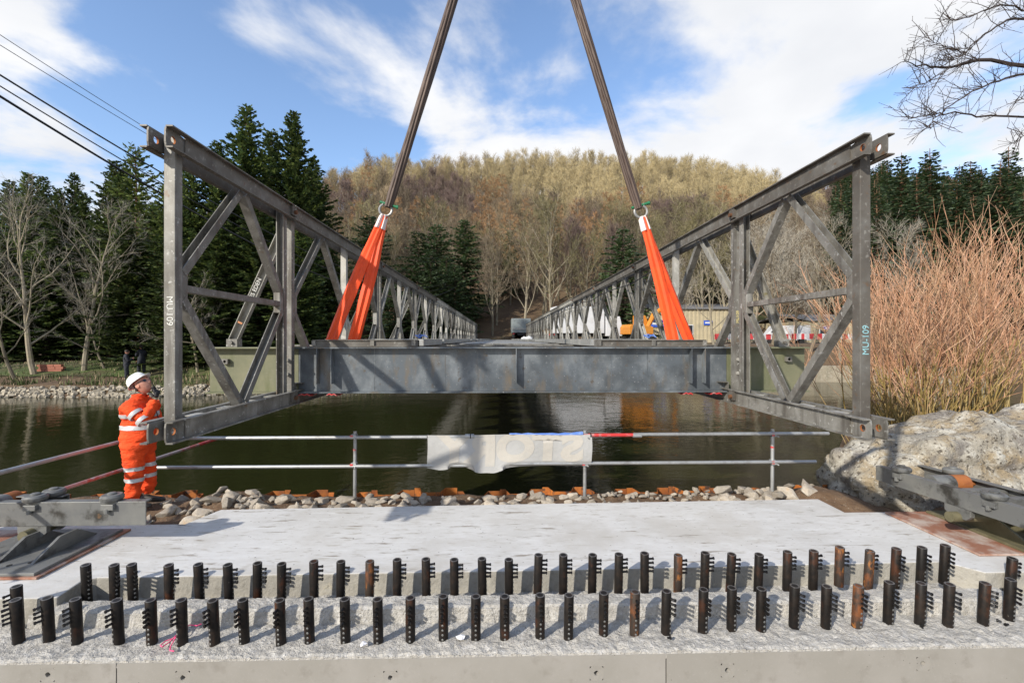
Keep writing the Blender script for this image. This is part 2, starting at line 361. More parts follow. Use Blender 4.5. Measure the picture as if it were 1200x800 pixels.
# ------------------------------------------------------------------ mesh builder
class MB:
    def __init__(s):
        s.v, s.f, s.m = [], [], []

    def add(s, vs, fs, mi=0):
        o = len(s.v)
        s.v.extend([tuple(p) for p in vs])
        s.f.extend([tuple(i + o for i in f) for f in fs])
        s.m.extend([mi] * len(fs))
        return s

    def box(s, c, size, rot=None, mi=0):
        hx, hy, hz = size[0] / 2, size[1] / 2, size[2] / 2
        P = [Vector((x, y, z)) for x in (-hx, hx) for y in (-hy, hy) for z in (-hz, hz)]
        if rot is not None:
            P = [rot @ p for p in P]
        P = [p + Vector(c) for p in P]
        return s.add(P, [(0, 1, 3, 2), (4, 6, 7, 5), (0, 4, 5, 1), (2, 3, 7, 6), (0, 2, 6, 4), (1, 5, 7, 3)], mi)

    def b2(s, x0, x1, y0, y1, z0, z1, mi=0):
        return s.box(((x0 + x1) / 2, (y0 + y1) / 2, (z0 + z1) / 2), (abs(x1 - x0), abs(y1 - y0), abs(z1 - z0)), None, mi)

    def extrude(s, prof, p0, p1, up=(0, 0, 1), mi=0, right=None):
        """closed 2-D profile (a along right, b along up) swept from p0 to p1"""
        p0, p1 = Vector(p0), Vector(p1)
        d = (p1 - p0).normalized()
        if right is None:
            r = d.cross(Vector(up)).normalized()
        else:
            r = Vector(right)
            r = (r - d * r.dot(d)).normalized()
        u = r.cross(d).normalized()
        if right is not None and u.z < -0.3:          # keep the profile's second axis upwards
            p0, p1 = p1, p0
            u = -u
        n = len(prof)
        P = [p0 + r * a + u * b for a, b in prof] + [p1 + r * a + u * b for a, b in prof]
        fs = [(i, (i + 1) % n, n + (i + 1) % n, n + i) for i in range(n)]
        fs += [tuple(range(n - 1, -1, -1)), tuple(range(n, 2 * n))]
        return s.add(P, fs, mi)

    def tube(s, pts, rad, n=8, mi=0, cap=True):
        pts = [Vector(p) for p in pts]
        if isinstance(rad, (int, float)):
            rad = [rad] * len(pts)
        P, fs = [], []
        ref = None
        for i, p in enumerate(pts):
            d = (pts[min(i + 1, len(pts) - 1)] - pts[max(i - 1, 0)]).normalized()
            if ref is None:
                ref = d.orthogonal().normalized()
            ref = (ref - d * ref.dot(d)).normalized()
            b = d.cross(ref)
            for k in range(n):
                a = 2 * math.pi * k / n
                P.append(p + (ref * math.cos(a) + b * math.sin(a)) * rad[i])
        for i in range(len(pts) - 1):
            for k in range(n):
                fs.append((i * n + k, i * n + (k + 1) % n, (i + 1) * n + (k + 1) % n, (i + 1) * n + k))
        if cap:
            fs.append(tuple(range(n - 1, -1, -1)))
            fs.append(tuple((len(pts) - 1) * n + k for k in range(n)))
        return s.add(P, fs, mi)

    def lathe(s, c, prof, n=16, axis='z', mi=0):
        P, fs = [], []
        for r, h in prof:
            for k in range(n):
                a = 2 * math.pi * k / n
                q = (r * math.cos(a), r * math.sin(a), h)
                if axis == 'x':
                    q = (q[2], q[0], q[1])
                elif axis == 'y':
                    q = (q[1], q[2], q[0])
                P.append((q[0] + c[0], q[1] + c[1], q[2] + c[2]))
        for i in range(len(prof) - 1):
            for k in range(n):
                fs.append((i * n + k, i * n + (k + 1) % n, (i + 1) * n + (k + 1) % n, (i + 1) * n + k))
        if prof[0][0] > 0:
            fs.append(tuple(range(n - 1, -1, -1)))
        if prof[-1][0] > 0:
            fs.append(tuple((len(prof) - 1) * n + k for k in range(n)))
        return s.add(P, fs, mi)

    def mesh(s, name, mats, smooth=False):
        me = bpy.data.meshes.new(name)
        me.from_pydata(s.v, [], s.f)
        ms = mats if isinstance(mats, (list, tuple)) else [mats]
        for m in ms:
            me.materials.append(m)
        if len(ms) > 1:
            me.polygons.foreach_set('material_index', s.m)
        if smooth:
            me.polygons.foreach_set('use_smooth', [True] * len(me.polygons))
            try:
                me.set_sharp_from_angle(angle=R(40))
            except Exception:
                pass
        me.update()
        return me

    def obj(s, name, mats, parent=None, smooth=False, bevel=0):
        return link(name, s.mesh(name, mats, smooth), parent, bevel)


def link(name, me, parent=None, bevel=0):
    o = bpy.data.objects.new(name, me)
    COL.objects.link(o)
    if parent is not None:
        o.parent = parent
    if bevel:
        bv = o.modifiers.new('bevel', 'BEVEL')
        bv.width = bevel
        bv.segments = 2
        bv.limit_method = 'ANGLE'
        bv.angle_limit = R(40)
    return o


def tag(o, label, cat, group=None):
    o['label'] = label
    o['category'] = cat
    if group:
        o['group'] = group
    return o


def thing(name, label, cat, loc=(0, 0, 0), rz=0, group=None):
    o = bpy.data.objects.new(name, None)
    o.empty_display_size = 0.1
    COL.objects.link(o)
    o.location = loc
    o.rotation_euler = (0, 0, rz)
    return tag(o, label, cat, group)


def struct(o):
    o['kind'] = 'structure'
    return o


def stuff(o):
    o['kind'] = 'stuff'
    return o


def copy_tree(src, parent=None):
    c = src.copy()
    COL.objects.link(c)
    if parent is not None:
        c.parent = parent
    for ch in list(src.children):
        copy_tree(ch, c)
    return c


_ones = 'zeroth first second third fourth fifth sixth seventh eighth ninth tenth eleventh twelfth thirteenth fourteenth fifteenth sixteenth seventeenth eighteenth nineteenth'.split()


def ordinal(n):
    if n < 20:
        return _ones[n]
    tens = {2: 'twent', 3: 'thirt', 4: 'fort', 5: 'fift', 6: 'sixt', 7: 'sevent', 8: 'eight', 9: 'ninet'}
    if n < 100:
        t, o = divmod(n, 10)
        return tens[t] + 'ieth' if o == 0 else tens[t] + 'y-' + _ones[o]
    return 'hundred-and-' + ordinal(n - 100) if n > 100 else 'hundredth'


def text_mesh(name, body, size, m, parent, mtx, depth=0.0015, bold=0.0):
    """flat painted lettering as a mesh, placed by a local matrix"""
    cu = bpy.data.curves.new(name, 'FONT')
    cu.body = body
    cu.size = size
    cu.align_x = 'CENTER'
    cu.align_y = 'CENTER'
    cu.offset = bold
    cu.extrude = depth
    cu.resolution_u = 4
    o = bpy.data.objects.new(name, cu)
    COL.objects.link(o)
    dg = bpy.context.evaluated_depsgraph_get()
    me = bpy.data.meshes.new_from_object(o.evaluated_get(dg))
    bpy.data.objects.remove(o)
    me.transform(mtx)
    me.name = name
    me.materials.clear()
    me.materials.append(m)
    return link(name, me, parent)


def nz3(x, y, z=0.0, s=1.0):
    return mnoise.noise((x * s, y * s, z * s))


def fbm(x, y, z=0.0, s=1.0, o=4):
    a, t = 1.0, 0.0
    for _ in range(o):
        t += a * mnoise.noise((x * s, y * s, z * s))
        a *= 0.5
        s *= 2.1
    return t
# ------------------------------------------------------------------ terrain and water
WATER = -1.0
BX = [-200, -60, -30, -17, -11, -6, 0, 10, 16, 22, 40, 90, 220]
BY = [22, 24, 25, 25.5, 28, 36, 41, 41, 38, 33, 31, 30, 28]


def sstep(a, b, x):
    t = min(1.0, max(0.0, (x - a) / (b - a)))
    return t * t * (3 - 2 * t)


def bank_y(x):
    return float(np.interp(x, BX, BY)) + 0.5 * nz3(x, 3.0, 0, 0.21)


def ground_z(x, y):
    if y < 14:
        return -1.7 - 0.6 * sstep(8, 14, y)
    s = y - bank_y(x)
    if s < 0:
        return WATER - 0.25 - min(2.0, -s * 0.5)
    plat = 0.35 + 1.25 * sstep(-14, -2, x)
    z = WATER - 0.2 + 0.75 * min(1.0, s / 1.0)
    z += (plat - (WATER + 0.55)) * sstep(1.0, 6.0, s)
    if y > 58:
        rise = sstep(58, 170, y + 0.0016 * x * x)
        ridge = 49.0 * (1 - 0.36 * sstep(45, 130, x)) * (1 - 0.62 * sstep(35, 95, -x))
        z += ridge * (0.35 * rise + 0.65 * min(1.0, max(0.0, (y - 60) / 95.0)) ** 1.15)
    z += 0.12 * fbm(x, y, 0, 0.22, 3) * min(1.0, s / 3.0)
    return z


xs = np.unique(np.concatenate([np.linspace(-900, -170, 14), np.linspace(-170, -45, 45), np.linspace(-45, 45, 100), np.linspace(45, 180, 48), np.linspace(180, 900, 14)]))
ys = np.unique(np.concatenate([np.linspace(-60, 14, 10), np.linspace(20, 62, 74), np.linspace(62, 190, 64), np.linspace(190, 900, 18)]))
V = [(float(x), float(y), ground_z(float(x), float(y))) for y in ys for x in xs]
nx = len(xs)
Fc = [(j * nx + i, j * nx + i + 1, (j + 1) * nx + i + 1, (j + 1) * nx + i) for j in range(len(ys) - 1) for i in range(nx - 1)]
me = bpy.data.meshes.new('ground')
me.from_pydata(V, [], Fc)
M['ground'] = mat('leaf_littered_ground', (0.105, 0.066, 0.036), 0.95, 0, [('n', 0.5, (0.14, 0.095, 0.05), 0.42, 0.65), ('n', 3, (0.07, 0.045, 0.025), 0.5, 0.72), ('n', 0.09, (0.075, 0.085, 0.025), 0.54, 0.66)], ('n', 3, 0.8, 0.15))
me.materials.append(M['ground'])
me.polygons.foreach_set('use_smooth', [True] * len(me.polygons))
struct(link('ground', me))

# lawn on the left far bank: a thin sheet lying on the ground
lw = MB()
gx = np.linspace(-50, -13.5, 40)
gy = np.linspace(3.0, 15, 18)
vv = [(x, bank_y(x) + s, ground_z(x, bank_y(x) + s) + 0.05) for s in gy for x in gx]
lw.add(vv, [(j * 40 + i, j * 40 + i + 1, (j + 1) * 40 + i + 1, (j + 1) * 40 + i) for j in range(17) for i in range(39)])
M['lawn'] = mat('mown_lawn', (0.055, 0.075, 0.016), 0.9, 0, [('n', 0.6, (0.085, 0.125, 0.02), 0.48, 0.65), ('n', 0.35, (0.085, 0.065, 0.03), 0.46, 0.56), ('n', 14, (0.05, 0.085, 0.015), 0.5, 0.75)], ('n', 20, 0.8, 0.05))
struct(lw.obj('lawn', M['lawn'], smooth=True))

wm = bpy.data.materials.new('dark_pond_water')
wm.use_nodes = True
b = wm.node_tree.nodes['Principled BSDF']
b.inputs['Base Color'].default_value = (0.017, 0.0185, 0.006, 1)
b.inputs['Roughness'].default_value = 0.03
b.inputs['IOR'].default_value = 1.33
tcn = wm.node_tree.nodes.new('ShaderNodeTexCoord')
prev = None
for sc_, st_, di_, stretch in ((0.7, 0.35, 0.06, (1, 1.0, 1)), (3.0, 0.38, 0.018, (1, 1.6, 1)), (9, 0.35, 0.005, (1, 1.8, 1))):
    mpn = wm.node_tree.nodes.new('ShaderNodeMapping')
    mpn.inputs['Scale'].default_value = stretch
    wm.node_tree.links.new(tcn.outputs['Object'], mpn.inputs[0])
    n1 = wm.node_tree.nodes.new('ShaderNodeTexNoise')
    n1.inputs['Scale'].default_value = sc_
    n1.inputs['Detail'].default_value = 3
    wm.node_tree.links.new(mpn.outputs[0], n1.inputs['Vector'])
    bn = wm.node_tree.nodes.new('ShaderNodeBump')
    bn.inputs['Strength'].default_value = st_
    bn.inputs['Distance'].default_value = di_
    wm.node_tree.links.new(n1.outputs[0], bn.inputs['Height'])
    if prev:
        wm.node_tree.links.new(prev, bn.inputs['Normal'])
    prev = bn.outputs[0]
wm.node_tree.links.new(prev, b.inputs['Normal'])
w_ = MB()
w_.add([(-600, 5.2, WATER), (600, 5.2, WATER), (600, 70, WATER), (-600, 70, WATER)], [(0, 1, 2, 3)])
struct(w_.obj('water', wm))

# ------------------------------------------------------------------ concrete abutment
P = [(-9, 3.85), (-3.75, 3.85), (-3.55, 3.86), (-3.58, 4.12), (-3.5, 4.17), (0.3, 4.2), (4.12, 4.27), (4.3, 4.06), (9.5, 4.1), (9.5, 5.5), (4.12, 5.52), (4.12, 5.99), (0.3, 5.9), (-3.39, 5.80), (-3.53, 5.36), (-9, 5.3)]
ab = MB()
n = len(P)
ab.add([(x, y, 0.0) for x, y in P] + [(x, y, -1.72) for x, y in P],
       [tuple(range(n))] + [((i + 1) % n, i, n + i, n + (i + 1) % n) for i in range(n)])
ab.m = [0] + [1] * n
M['conc_side'] = mat('rough_sided_concrete', (0.30, 0.285, 0.25), 0.85, 0, [('n', 4, (0.38, 0.36, 0.31), 0.42, 0.7), ('n', 16, (0.22, 0.205, 0.175), 0.52, 0.75), ('n', 7, (0.46, 0.42, 0.32), 0.62, 0.76)], [('n', 10, 0.6, 0.03), ('n', 45, 0.5, 0.008)])
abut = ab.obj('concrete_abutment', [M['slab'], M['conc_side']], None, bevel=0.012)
tag(abut, 'pale float-finished concrete abutment slab below the launched bridge', 'abutment')

# rough stepped strip with the starter couplers: a height sheet, fine enough for the broken surface
FY, FZ = 3.38, -0.19
X0, X1 = -5.0, 5.2
xs2 = np.arange(X0, X1 + 0.001, 0.02)
ya = [FY, FY + 0.004, FY + 0.012] + list(np.arange(FY + 0.025, 3.755, 0.018)) + [3.762, 3.766, 3.772, 3.778] + list(np.arange(3.79, 3.935, 0.016)) + [3.943, 3.948, 3.954, 3.962] + list(np.arange(3.98, 4.42, 0.03))
vv, ff = [], []
for jy, y in enumerate(ya):
    for x in xs2:
        x = float(x)
        wob = 0.012 * fbm(x, 1.0, 0, 2.3, 3)
        onrib = (-3.68 + 0.04 * nz3(y, 0, 0, 9) < x < 4.27) and (3.769 + wob < y < 3.951 - wob)
        z = FZ
        rough = 0.014 * fbm(x, y, 0.0, 9, 4) + 0.013 * nz3(x, y, 2.0, 34)
        if onrib:
            z = -0.07 + 0.012 * fbm(x, 5.0, 0, 3, 3) + 0.5 * rough - 0.02 * max(0, 1 - abs(y - 3.86) / 0.09 * -1 - 2)
            if y < 3.785 or y > 3.94:
                z -= 0.012 + 0.012 * abs(nz3(x, y, 7, 14))
        else:
            z += rough
            if y < FY + 0.02:
                z -= 0.006 + 0.018 * max(0.0, nz3(x, 9.0, 0, 16)) + 0.012 * max(0.0, nz3(x, 9.0, 4, 40))
        yy = y
        if jy == 0:
            z, yy = FZ - 0.055, FY + 0.001
        elif jy < 3:
            yy = y + 0.012 * max(0.0, nz3(x, 3.0, 0, 18))
        vv.append((x, yy, z))
nx = len(xs2)
for j in range(len(ya) - 1):
    for i in range(nx - 1):
        ff.append((j * nx + i, j * nx + i + 1, (j + 1) * nx + i + 1, (j + 1) * nx + i))
me = bpy.data.meshes.new('rough_strip')
me.from_pydata(vv, [], ff)
me.materials.append(M['conc_rough'])
me.polygons.foreach_set('use_smooth', [True] * len(me.polygons))
me.set_sharp_from_angle(angle=R(38))
rs = link('rough_strip', me, abut)

# smooth formed front face, three pours with dark joints and tie holes
holes = [at(56, 790, 3.30), at(215, 793, 3.33), at(457, 795, 3.35), at(699, 788, 3.4), at(852, 784, 3.43), at(1080, 776, 3.47)]
jx = [at(135, 785, 3.3).x, at(780, 780, 3.42).x]
ZT, ZB = FZ - 0.022, -1.72
for x0, x1 in ((-9, jx[0] - 0.004), (jx[0] + 0.004, jx[1] - 0.004), (jx[1] + 0.004, 9.5)):
    p = MB()
    cx = x0
    hs = [h for h in holes if x0 < h.x < x1]
    for h in hs:
        a, b_ = h.x - 0.05, h.x + 0.05
        p.b2(cx, a, FY, FY + 0.25, ZB, ZT)
        p.b2(a, b_, FY, FY + 0.25, h.z + 0.05, ZT)
        p.b2(a, b_, FY, FY + 0.25, ZB, h.z - 0.05)
        N = 20
        sq, ci, cb = [], [], []
        for k in range(N):
            t = 2 * math.pi * k / N
            c, s_ = math.cos(t), math.sin(t)
            q = 0.05 / max(abs(c), abs(s_))
            r_ = 0.018 * (1 + 0.25 * nz3(c * 2, s_ * 2, h.x * 9))
            sq.append((h.x + q * c, FY, h.z + q * s_))
            ci.append((h.x + r_ * c, FY + 0.002, h.z + r_ * s_))
            cb.append((h.x + 0.010 * c, FY + 0.09, h.z + 0.010 * s_))
        p.add(sq + ci + cb, [(k, (k + 1) % N, N + (k + 1) % N, N + k) for k in range(N)] + [(N + k, N + (k + 1) % N, 2 * N + (k + 1) % N, 2 * N + k) for k in range(N)] + [tuple(range(2 * N, 3 * N))])
        cx = b_
    p.b2(cx, x1, FY, FY + 0.25, ZB, ZT)
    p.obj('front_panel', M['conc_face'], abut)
for x in jx:
    MB().b2(x - 0.0038, x + 0.0038, FY + 0.006, FY + 0.2, ZB, ZT - 0.004).obj('joint_strip', M['joint'], abut)


# ------------------------------------------------------------------ soil bank behind the slab
def edge_y(x):
    return 6.66 + 3.4 * sstep(6.2, 7.6, x)


def soil_z(x, y):
    z = -0.13 + 0.05 * fbm(x, y, 0, 1.5, 4) + 0.02 * nz3(x, y, 3, 9)
    z += 0.20 * math.exp(-((x - 4.35) / 0.45) ** 2 - ((y - 6.15) / 0.4) ** 2)
    z += 0.14 * math.exp(-((x + 3.5) / 0.5) ** 2 - ((y - 6.25) / 0.4) ** 2)
    z += 0.06 * math.exp(-((x + 4.6) / 0.5) ** 2 - ((y - 6.1) / 0.3) ** 2)
    if x > 4.6:
        z += 0.25 * sstep(5, 7, x)
    e = edge_y(x)
    if y > e:
        z = min(z, z - (y - e) * (2.2 if x > 4.7 else 9))
    return z


sx = np.arange(-12, 17, 0.07)
sy = np.unique(np.concatenate([np.arange(5.2, 6.9, 0.055), np.arange(6.9, 11.5, 0.2)]))
vv = [(float(x), float(y), max(-2.2, soil_z(float(x), float(y)))) for y in sy for x in sx]
nx = len(sx)
me = bpy.data.meshes.new('soil_bank')
me.from_pydata(vv, [], [(j * nx + i, j * nx + i + 1, (j + 1) * nx + i + 1, (j + 1) * nx + i) for j in range(len(sy) - 1) for i in range(nx - 1)])
me.materials.append(M['soil'])
me.polygons.foreach_set('use_smooth', [True] * len(me.polygons))
struct(link('soil_bank', me))

# ------------------------------------------------------------------ sheet piles
spw = thing('sheet_pile_wall', 'rusty orange corrugated sheet pile wall along the water edge behind the stones', 'sheet piling', (0, 6.87, 0))
pr = 0.62
pm = []
for v_ in range(3):
    mbp = MB()
    zt = (-0.12, -0.10, -0.14)[v_]
    line = [(0, 0), (0.08, 0), (0.14, 0.2), (0.31, 0.2), (0.39, 0.2), (0.45, 0.0), (pr - 0.004, 0)]
    t = 0.014
    outl = [(a, b2) for a, b2 in line] + [(a, b2 + t) for a, b2 in reversed(line)]
    mbp.extrude(outl, (0, 0, -2.2), (0, 0, zt), right=(1, 0, 0), up=(0, 1, 0))
    pm.append(mbp.mesh('sheet_pile', M['pile']))
for k in range(25):
    o = link('sheet_pile', pm[(k * 7) % 3], spw)
    o.location = (-9.3 + k * pr, 0.0, 0.01 * rng.uniform(-1, 1))
    # extrude() flips the second axis, so the pans face the water or the bank alternately by design


# ------------------------------------------------------------------ rocks
def rock_mesh(seed, k=16):
    r = random.Random(seed)
    bm = bmesh.new()
    for _ in range(k):
        d = Vector((r.gauss(0, 1), r.gauss(0, 1), r.gauss(0, 1))).normalized()
        bm.verts.new((d.x * 0.5 * r.uniform(0.8, 1.1), d.y * 0.36 * r.uniform(0.8, 1.1), d.z * 0.3 * r.uniform(0.8, 1.1)))
    bmesh.ops.convex_hull(bm, input=bm.verts)
    loose = [v for v in bm.verts if not v.link_faces]
    bmesh.ops.delete(bm, geom=loose, context='VERTS')
    bmesh.ops.bevel(bm, geom=list(bm.edges), offset=0.02, segments=1, affect='EDGES')
    me = bpy.data.meshes.new('rock')
    bm.to_mesh(me)
    bm.free()
    me.materials.append(M['rock'])
    return me


RM = [rock_mesh(100 + i) for i in range(12)]
rocks = []


def put_rock(x, y, s, sink=0.25):
    o = link('rock', RM[rng.randrange(12)])
    sz = (s * rng.uniform(0.85, 1.25), s * rng.uniform(0.8, 1.1), s * rng.uniform(0.75, 1.1))
    o.scale = sz
    o.rotation_euler = (rng.uniform(-0.5, 0.5), rng.uniform(-0.5, 0.5), rng.uniform(0, 6.28))
    o.location = (x, y, soil_z(x, y) + s * (0.32 - sink))
    rocks.append((x, y, s, o))
    return o


# the row between slab edge and piles
x = -3.3
while x < 4.25:
    yb = 5.84 + (x + 3.4) / 7.5 * 0.19
    big = (-3.2 < x < 1.0) or x > 3.0
    s = rng.uniform(0.18, 0.36) if big else rng.uniform(0.09, 0.21)
    put_rock(x, yb + rng.uniform(0.14, 0.22), s)
    if rng.random() < (1.0 if big else 0.7):
        put_rock(x + rng.uniform(-0.1, 0.1), yb + rng.uniform(0.3, 0.6), s * rng.uniform(0.6, 1.0))
    if rng.random() < 0.75:
        put_rock(x + rng.uniform(-0.1, 0.1), yb + rng.uniform(0.45, 0.68), s * rng.uniform(0.6, 0.9))
    if rng.random() < 0.8:
        put_rock(x + rng.uniform(-0.1, 0.1), yb + rng.uniform(0.06, 0.16), s * rng.uniform(0.3, 0.5), 0.1)
    for _ in range(2):
        put_rock(x + rng.uniform(-0.15, 0.15), yb + rng.uniform(0.08, 0.66), rng.uniform(0.08, 0.15), 0.1)
    x += s * rng.uniform(0.66, 0.95)
for k in range(44):        # the heap beside the worker's feet
    put_rock(rng.uniform(-4.35, -3.1), rng.uniform(5.42, 6.5), rng.uniform(0.09, 0.29))
for k in range(10):
    put_rock(rng.uniform(3.0, 4.0), rng.uniform(6.1, 6.5), rng.uniform(0.15, 0.28), 0.0)
rocks.sort(key=lambda r_: r_[0])
cnt = {}
for x, y, s, o in rocks:
    size = 'large' if s > 0.27 else 'medium' if s > 0.17 else 'small'
    if x < -3.05:
        where = 'in the heap beside the worker boots'
        k_ = 'a'
    elif x < 1.16:
        where = 'by the slab edge left of banner post' if x > -2.0 else 'by the slab edge left of first rail post'
        k_ = 'b' if x > -2.0 else 'e'
    elif x < 3.0:
        where = 'by the slab edge right of banner post'
        k_ = 'c'
    else:
        where = 'below the last rail post by the boulder'
        k_ = 'd'
    cnt[(size, k_)] = cnt.get((size, k_), 0) + 1
    tag(o, f'{ordinal(cnt[(size, k_)])} {size} broken stone from the left {where}', 'rock', 'broken stones along the water edge')

# ------------------------------------------------------------------ boulder
bm = bmesh.new()
bmesh.ops.create_icosphere(bm, subdivisions=6, radius=1.0)
for v in bm.verts:
    d = v.co.normalized()
    p_ = 4.2
    k = (abs(d.x) ** p_ + abs(d.y) ** p_ + abs(d.z) ** p_) ** (-1 / p_)
    q = Vector((d.x * k * 1.95, d.y * k * 0.72, d.z * k * 0.95))
    if q.x < 0:
        q.z *= 1 - 0.56 * (min(1.0, -q.x / 1.95)) ** 1.15        # lower towards the slab end
    q += d * (0.085 * fbm(q.x, q.y, q.z, 1.1, 3) + 0.05 * (abs(nz3(q.x, q.y, q.z, 2.6)) * 4 - 1) + 0.06 * fbm(q.x, q.y, q.z, 4.0, 4) + 0.022 * nz3(q.x, q.y, q.z * 1.4, 17))
    lay = q.z + 0.1 * q.x
    q += Vector((d.x, d.y, 0)) * 0.04 * (abs(math.sin(lay * 9 + 2 * nz3(q.x, q.y, 0, 1.5))) - 0.5)
    v.co = q
me = bpy.data.meshes.new('boulder')
bm.to_mesh(me)
bm.free()
me.materials.append(M['boulder'])
me.polygons.foreach_set('use_smooth', [True] * len(me.polygons))
bo = link('boulder', me)
bo.location = (6.72, 6.42, 0.05)
bo.rotation_euler = (0, 0, R(-3))
tag(bo, 'big crusted pale boulder beside the slab under the willow bush', 'boulder')
# ------------------------------------------------------------------ the panel bridge
YE = 3.80                      # front end of the bridge
BAY = 2.25
XL, XR = -2.727, 3.129         # centre lines of the two trusses
ZB_, ZT_ = 1.32, 3.68          # bottom and top chord centre lines
CH = 0.178                     # chord depth
bridge = thing('panel_bridge', 'long grey steel truss panel bridge hanging from slings over the pond', 'bridge')


def cprof(w, h, t):            # C section, open towards -a
    return [(0, -h / 2), (0, h / 2), (-w, h / 2), (-w, h / 2 - t), (-t, h / 2 - t), (-t, -h / 2 + t), (-w, -h / 2 + t), (-w, -h / 2)]


def iprof(w, h, tf, tw):
    a, b_ = w / 2, h / 2
    return [(-a, -b_), (a, -b_), (a, -b_ + tf), (tw / 2, -b_ + tf), (tw / 2, b_ - tf), (a, b_ - tf), (a, b_), (-a, b_), (-a, b_ - tf), (-tw / 2, b_ - tf), (-tw / 2, -b_ + tf), (-a, -b_ + tf)]


def chord_piece(mb, side, y0, y1, z):
    """one channel of a chord: web 75 mm off the truss line, flanges pointing away"""
    pr_ = [(a * -1, b_) for a, b_ in cprof(0.052, CH, 0.011)]     # opens towards +a
    if side < 0:
        pr_ = [(-a, b_) for a, b_ in pr_]
    mb.extrude([(a + side * 0.075, b_) for a, b_ in pr_], (0, y0, z), (0, y1, z), right=(1, 0, 0))


def strut(mb, p0, p1, w=0.09, t=0.075, wall=0.009):
    """channel strut in the plane of the truss, web towards the right-hand side as seen from the end"""
    prof = [(-w / 2, -t / 2), (w / 2, -t / 2), (w / 2, t / 2), (w / 2 - wall, t / 2), (w / 2 - wall, -t / 2 + wall), (-w / 2 + wall, -t / 2 + wall), (-w / 2 + wall, t / 2), (-w / 2, t / 2)]
    mb.extrude(prof, p0, p1, right=(1, 0, 0))


def ipost(mb, x, y, z0, z1, flip=1):
    """channel post, flat face towards the end of its panel"""
    w, t, wall = 0.092, 0.092, 0.010
    f = flip
    prof = [(-w / 2, -t / 2 * f), (w / 2, -t / 2 * f), (w / 2, t / 2 * f), (w / 2 - wall, t / 2 * f), (w / 2 - wall, (-t / 2 + wall) * f), (-w / 2 + wall, (-t / 2 + wall) * f), (-w / 2 + wall, t / 2 * f), (-w / 2, t / 2 * f)]
    mb.extrude([(a, -b_) for a, b_ in prof], (x, y, z0), (x, y, z1), right=(1, 0, 0))


ZMID = (ZB_ + ZT_) / 2 + 0.02
ZC0, ZC1 = ZB_ + CH / 2, ZT_ - CH / 2
GL = 0.27


def bay_members(x, ya, yb, pa, pb):
    """the eight struts of a bay between post faces pa and pb; returns list of (name, MB)"""
    ym = (ya + yb) / 2
    r = []
    for (pz, cz) in ((ZMID + 0.11, ZC1), (ZMID - 0.11, ZC0)):
        m1 = MB()
        strut(m1, (x, pa + 0.03, pz), (x, ym - 0.045, cz))
        r.append(('diagonal', m1))
        m2 = MB()
        strut(m2, (x, pb - 0.03, pz), (x, ym + 0.045, cz))
        r.append(('diagonal', m2))
    return r


def gusset(x, y, s):
    g = MB()
    g.box((x, y + s * 0.085, ZMID), (0.084, 0.078, GL))
    return g


def plate_hole(mb, x0, x1, y0, y1, z0, z1, hy, hz, r, N=20):
    """upright plate in the y-z plane with a round hole through it"""
    def ring(x, rr=None):
        o = []
        for k in range(N):
            t = 2 * math.pi * (k + 0.5) / N
            c, s_ = math.cos(t), math.sin(t)
            if rr is None:
                q = min((y1 - hy if c > 0 else hy - y0) / max(abs(c), 1e-6), (z1 - hz if s_ > 0 else hz - z0) / max(abs(s_), 1e-6))
                o.append((x, hy + q * c, hz + q * s_))
            else:
                o.append((x, hy + rr * c, hz + rr * s_))
        return o
    Vv = ring(x0) + ring(x0, r) + ring(x1, r) + ring(x1)
    fs = []
    for j in range(4):
        a, b_ = j * N, ((j + 1) % 4) * N
        fs += [(a + k, a + (k + 1) % N, b_ + (k + 1) % N, b_ + k) for k in range(N)]
    mb.add(Vv, fs)


def joint_at(x, y):
    for z in (ZB_, ZT_):
        j = MB()
        for s in (-1, 1):
            j.box((x + s * 0.10, y, z + 0.02), (0.034, 0.13, CH * 0.72))
        j.box((x, y, z + (CH / 2 + 0.012 if z > 2 else 0.0)), (0.06, 0.10, 0.05))
        j.obj('joint_lug', M['galv_dark'], bridge)
        p = MB()
        p.tube([(x - 0.15, y, z), (x + 0.15, y, z)], 0.026, 12)
        p.obj('joint_pin', M['rust_dark'], bridge, True)


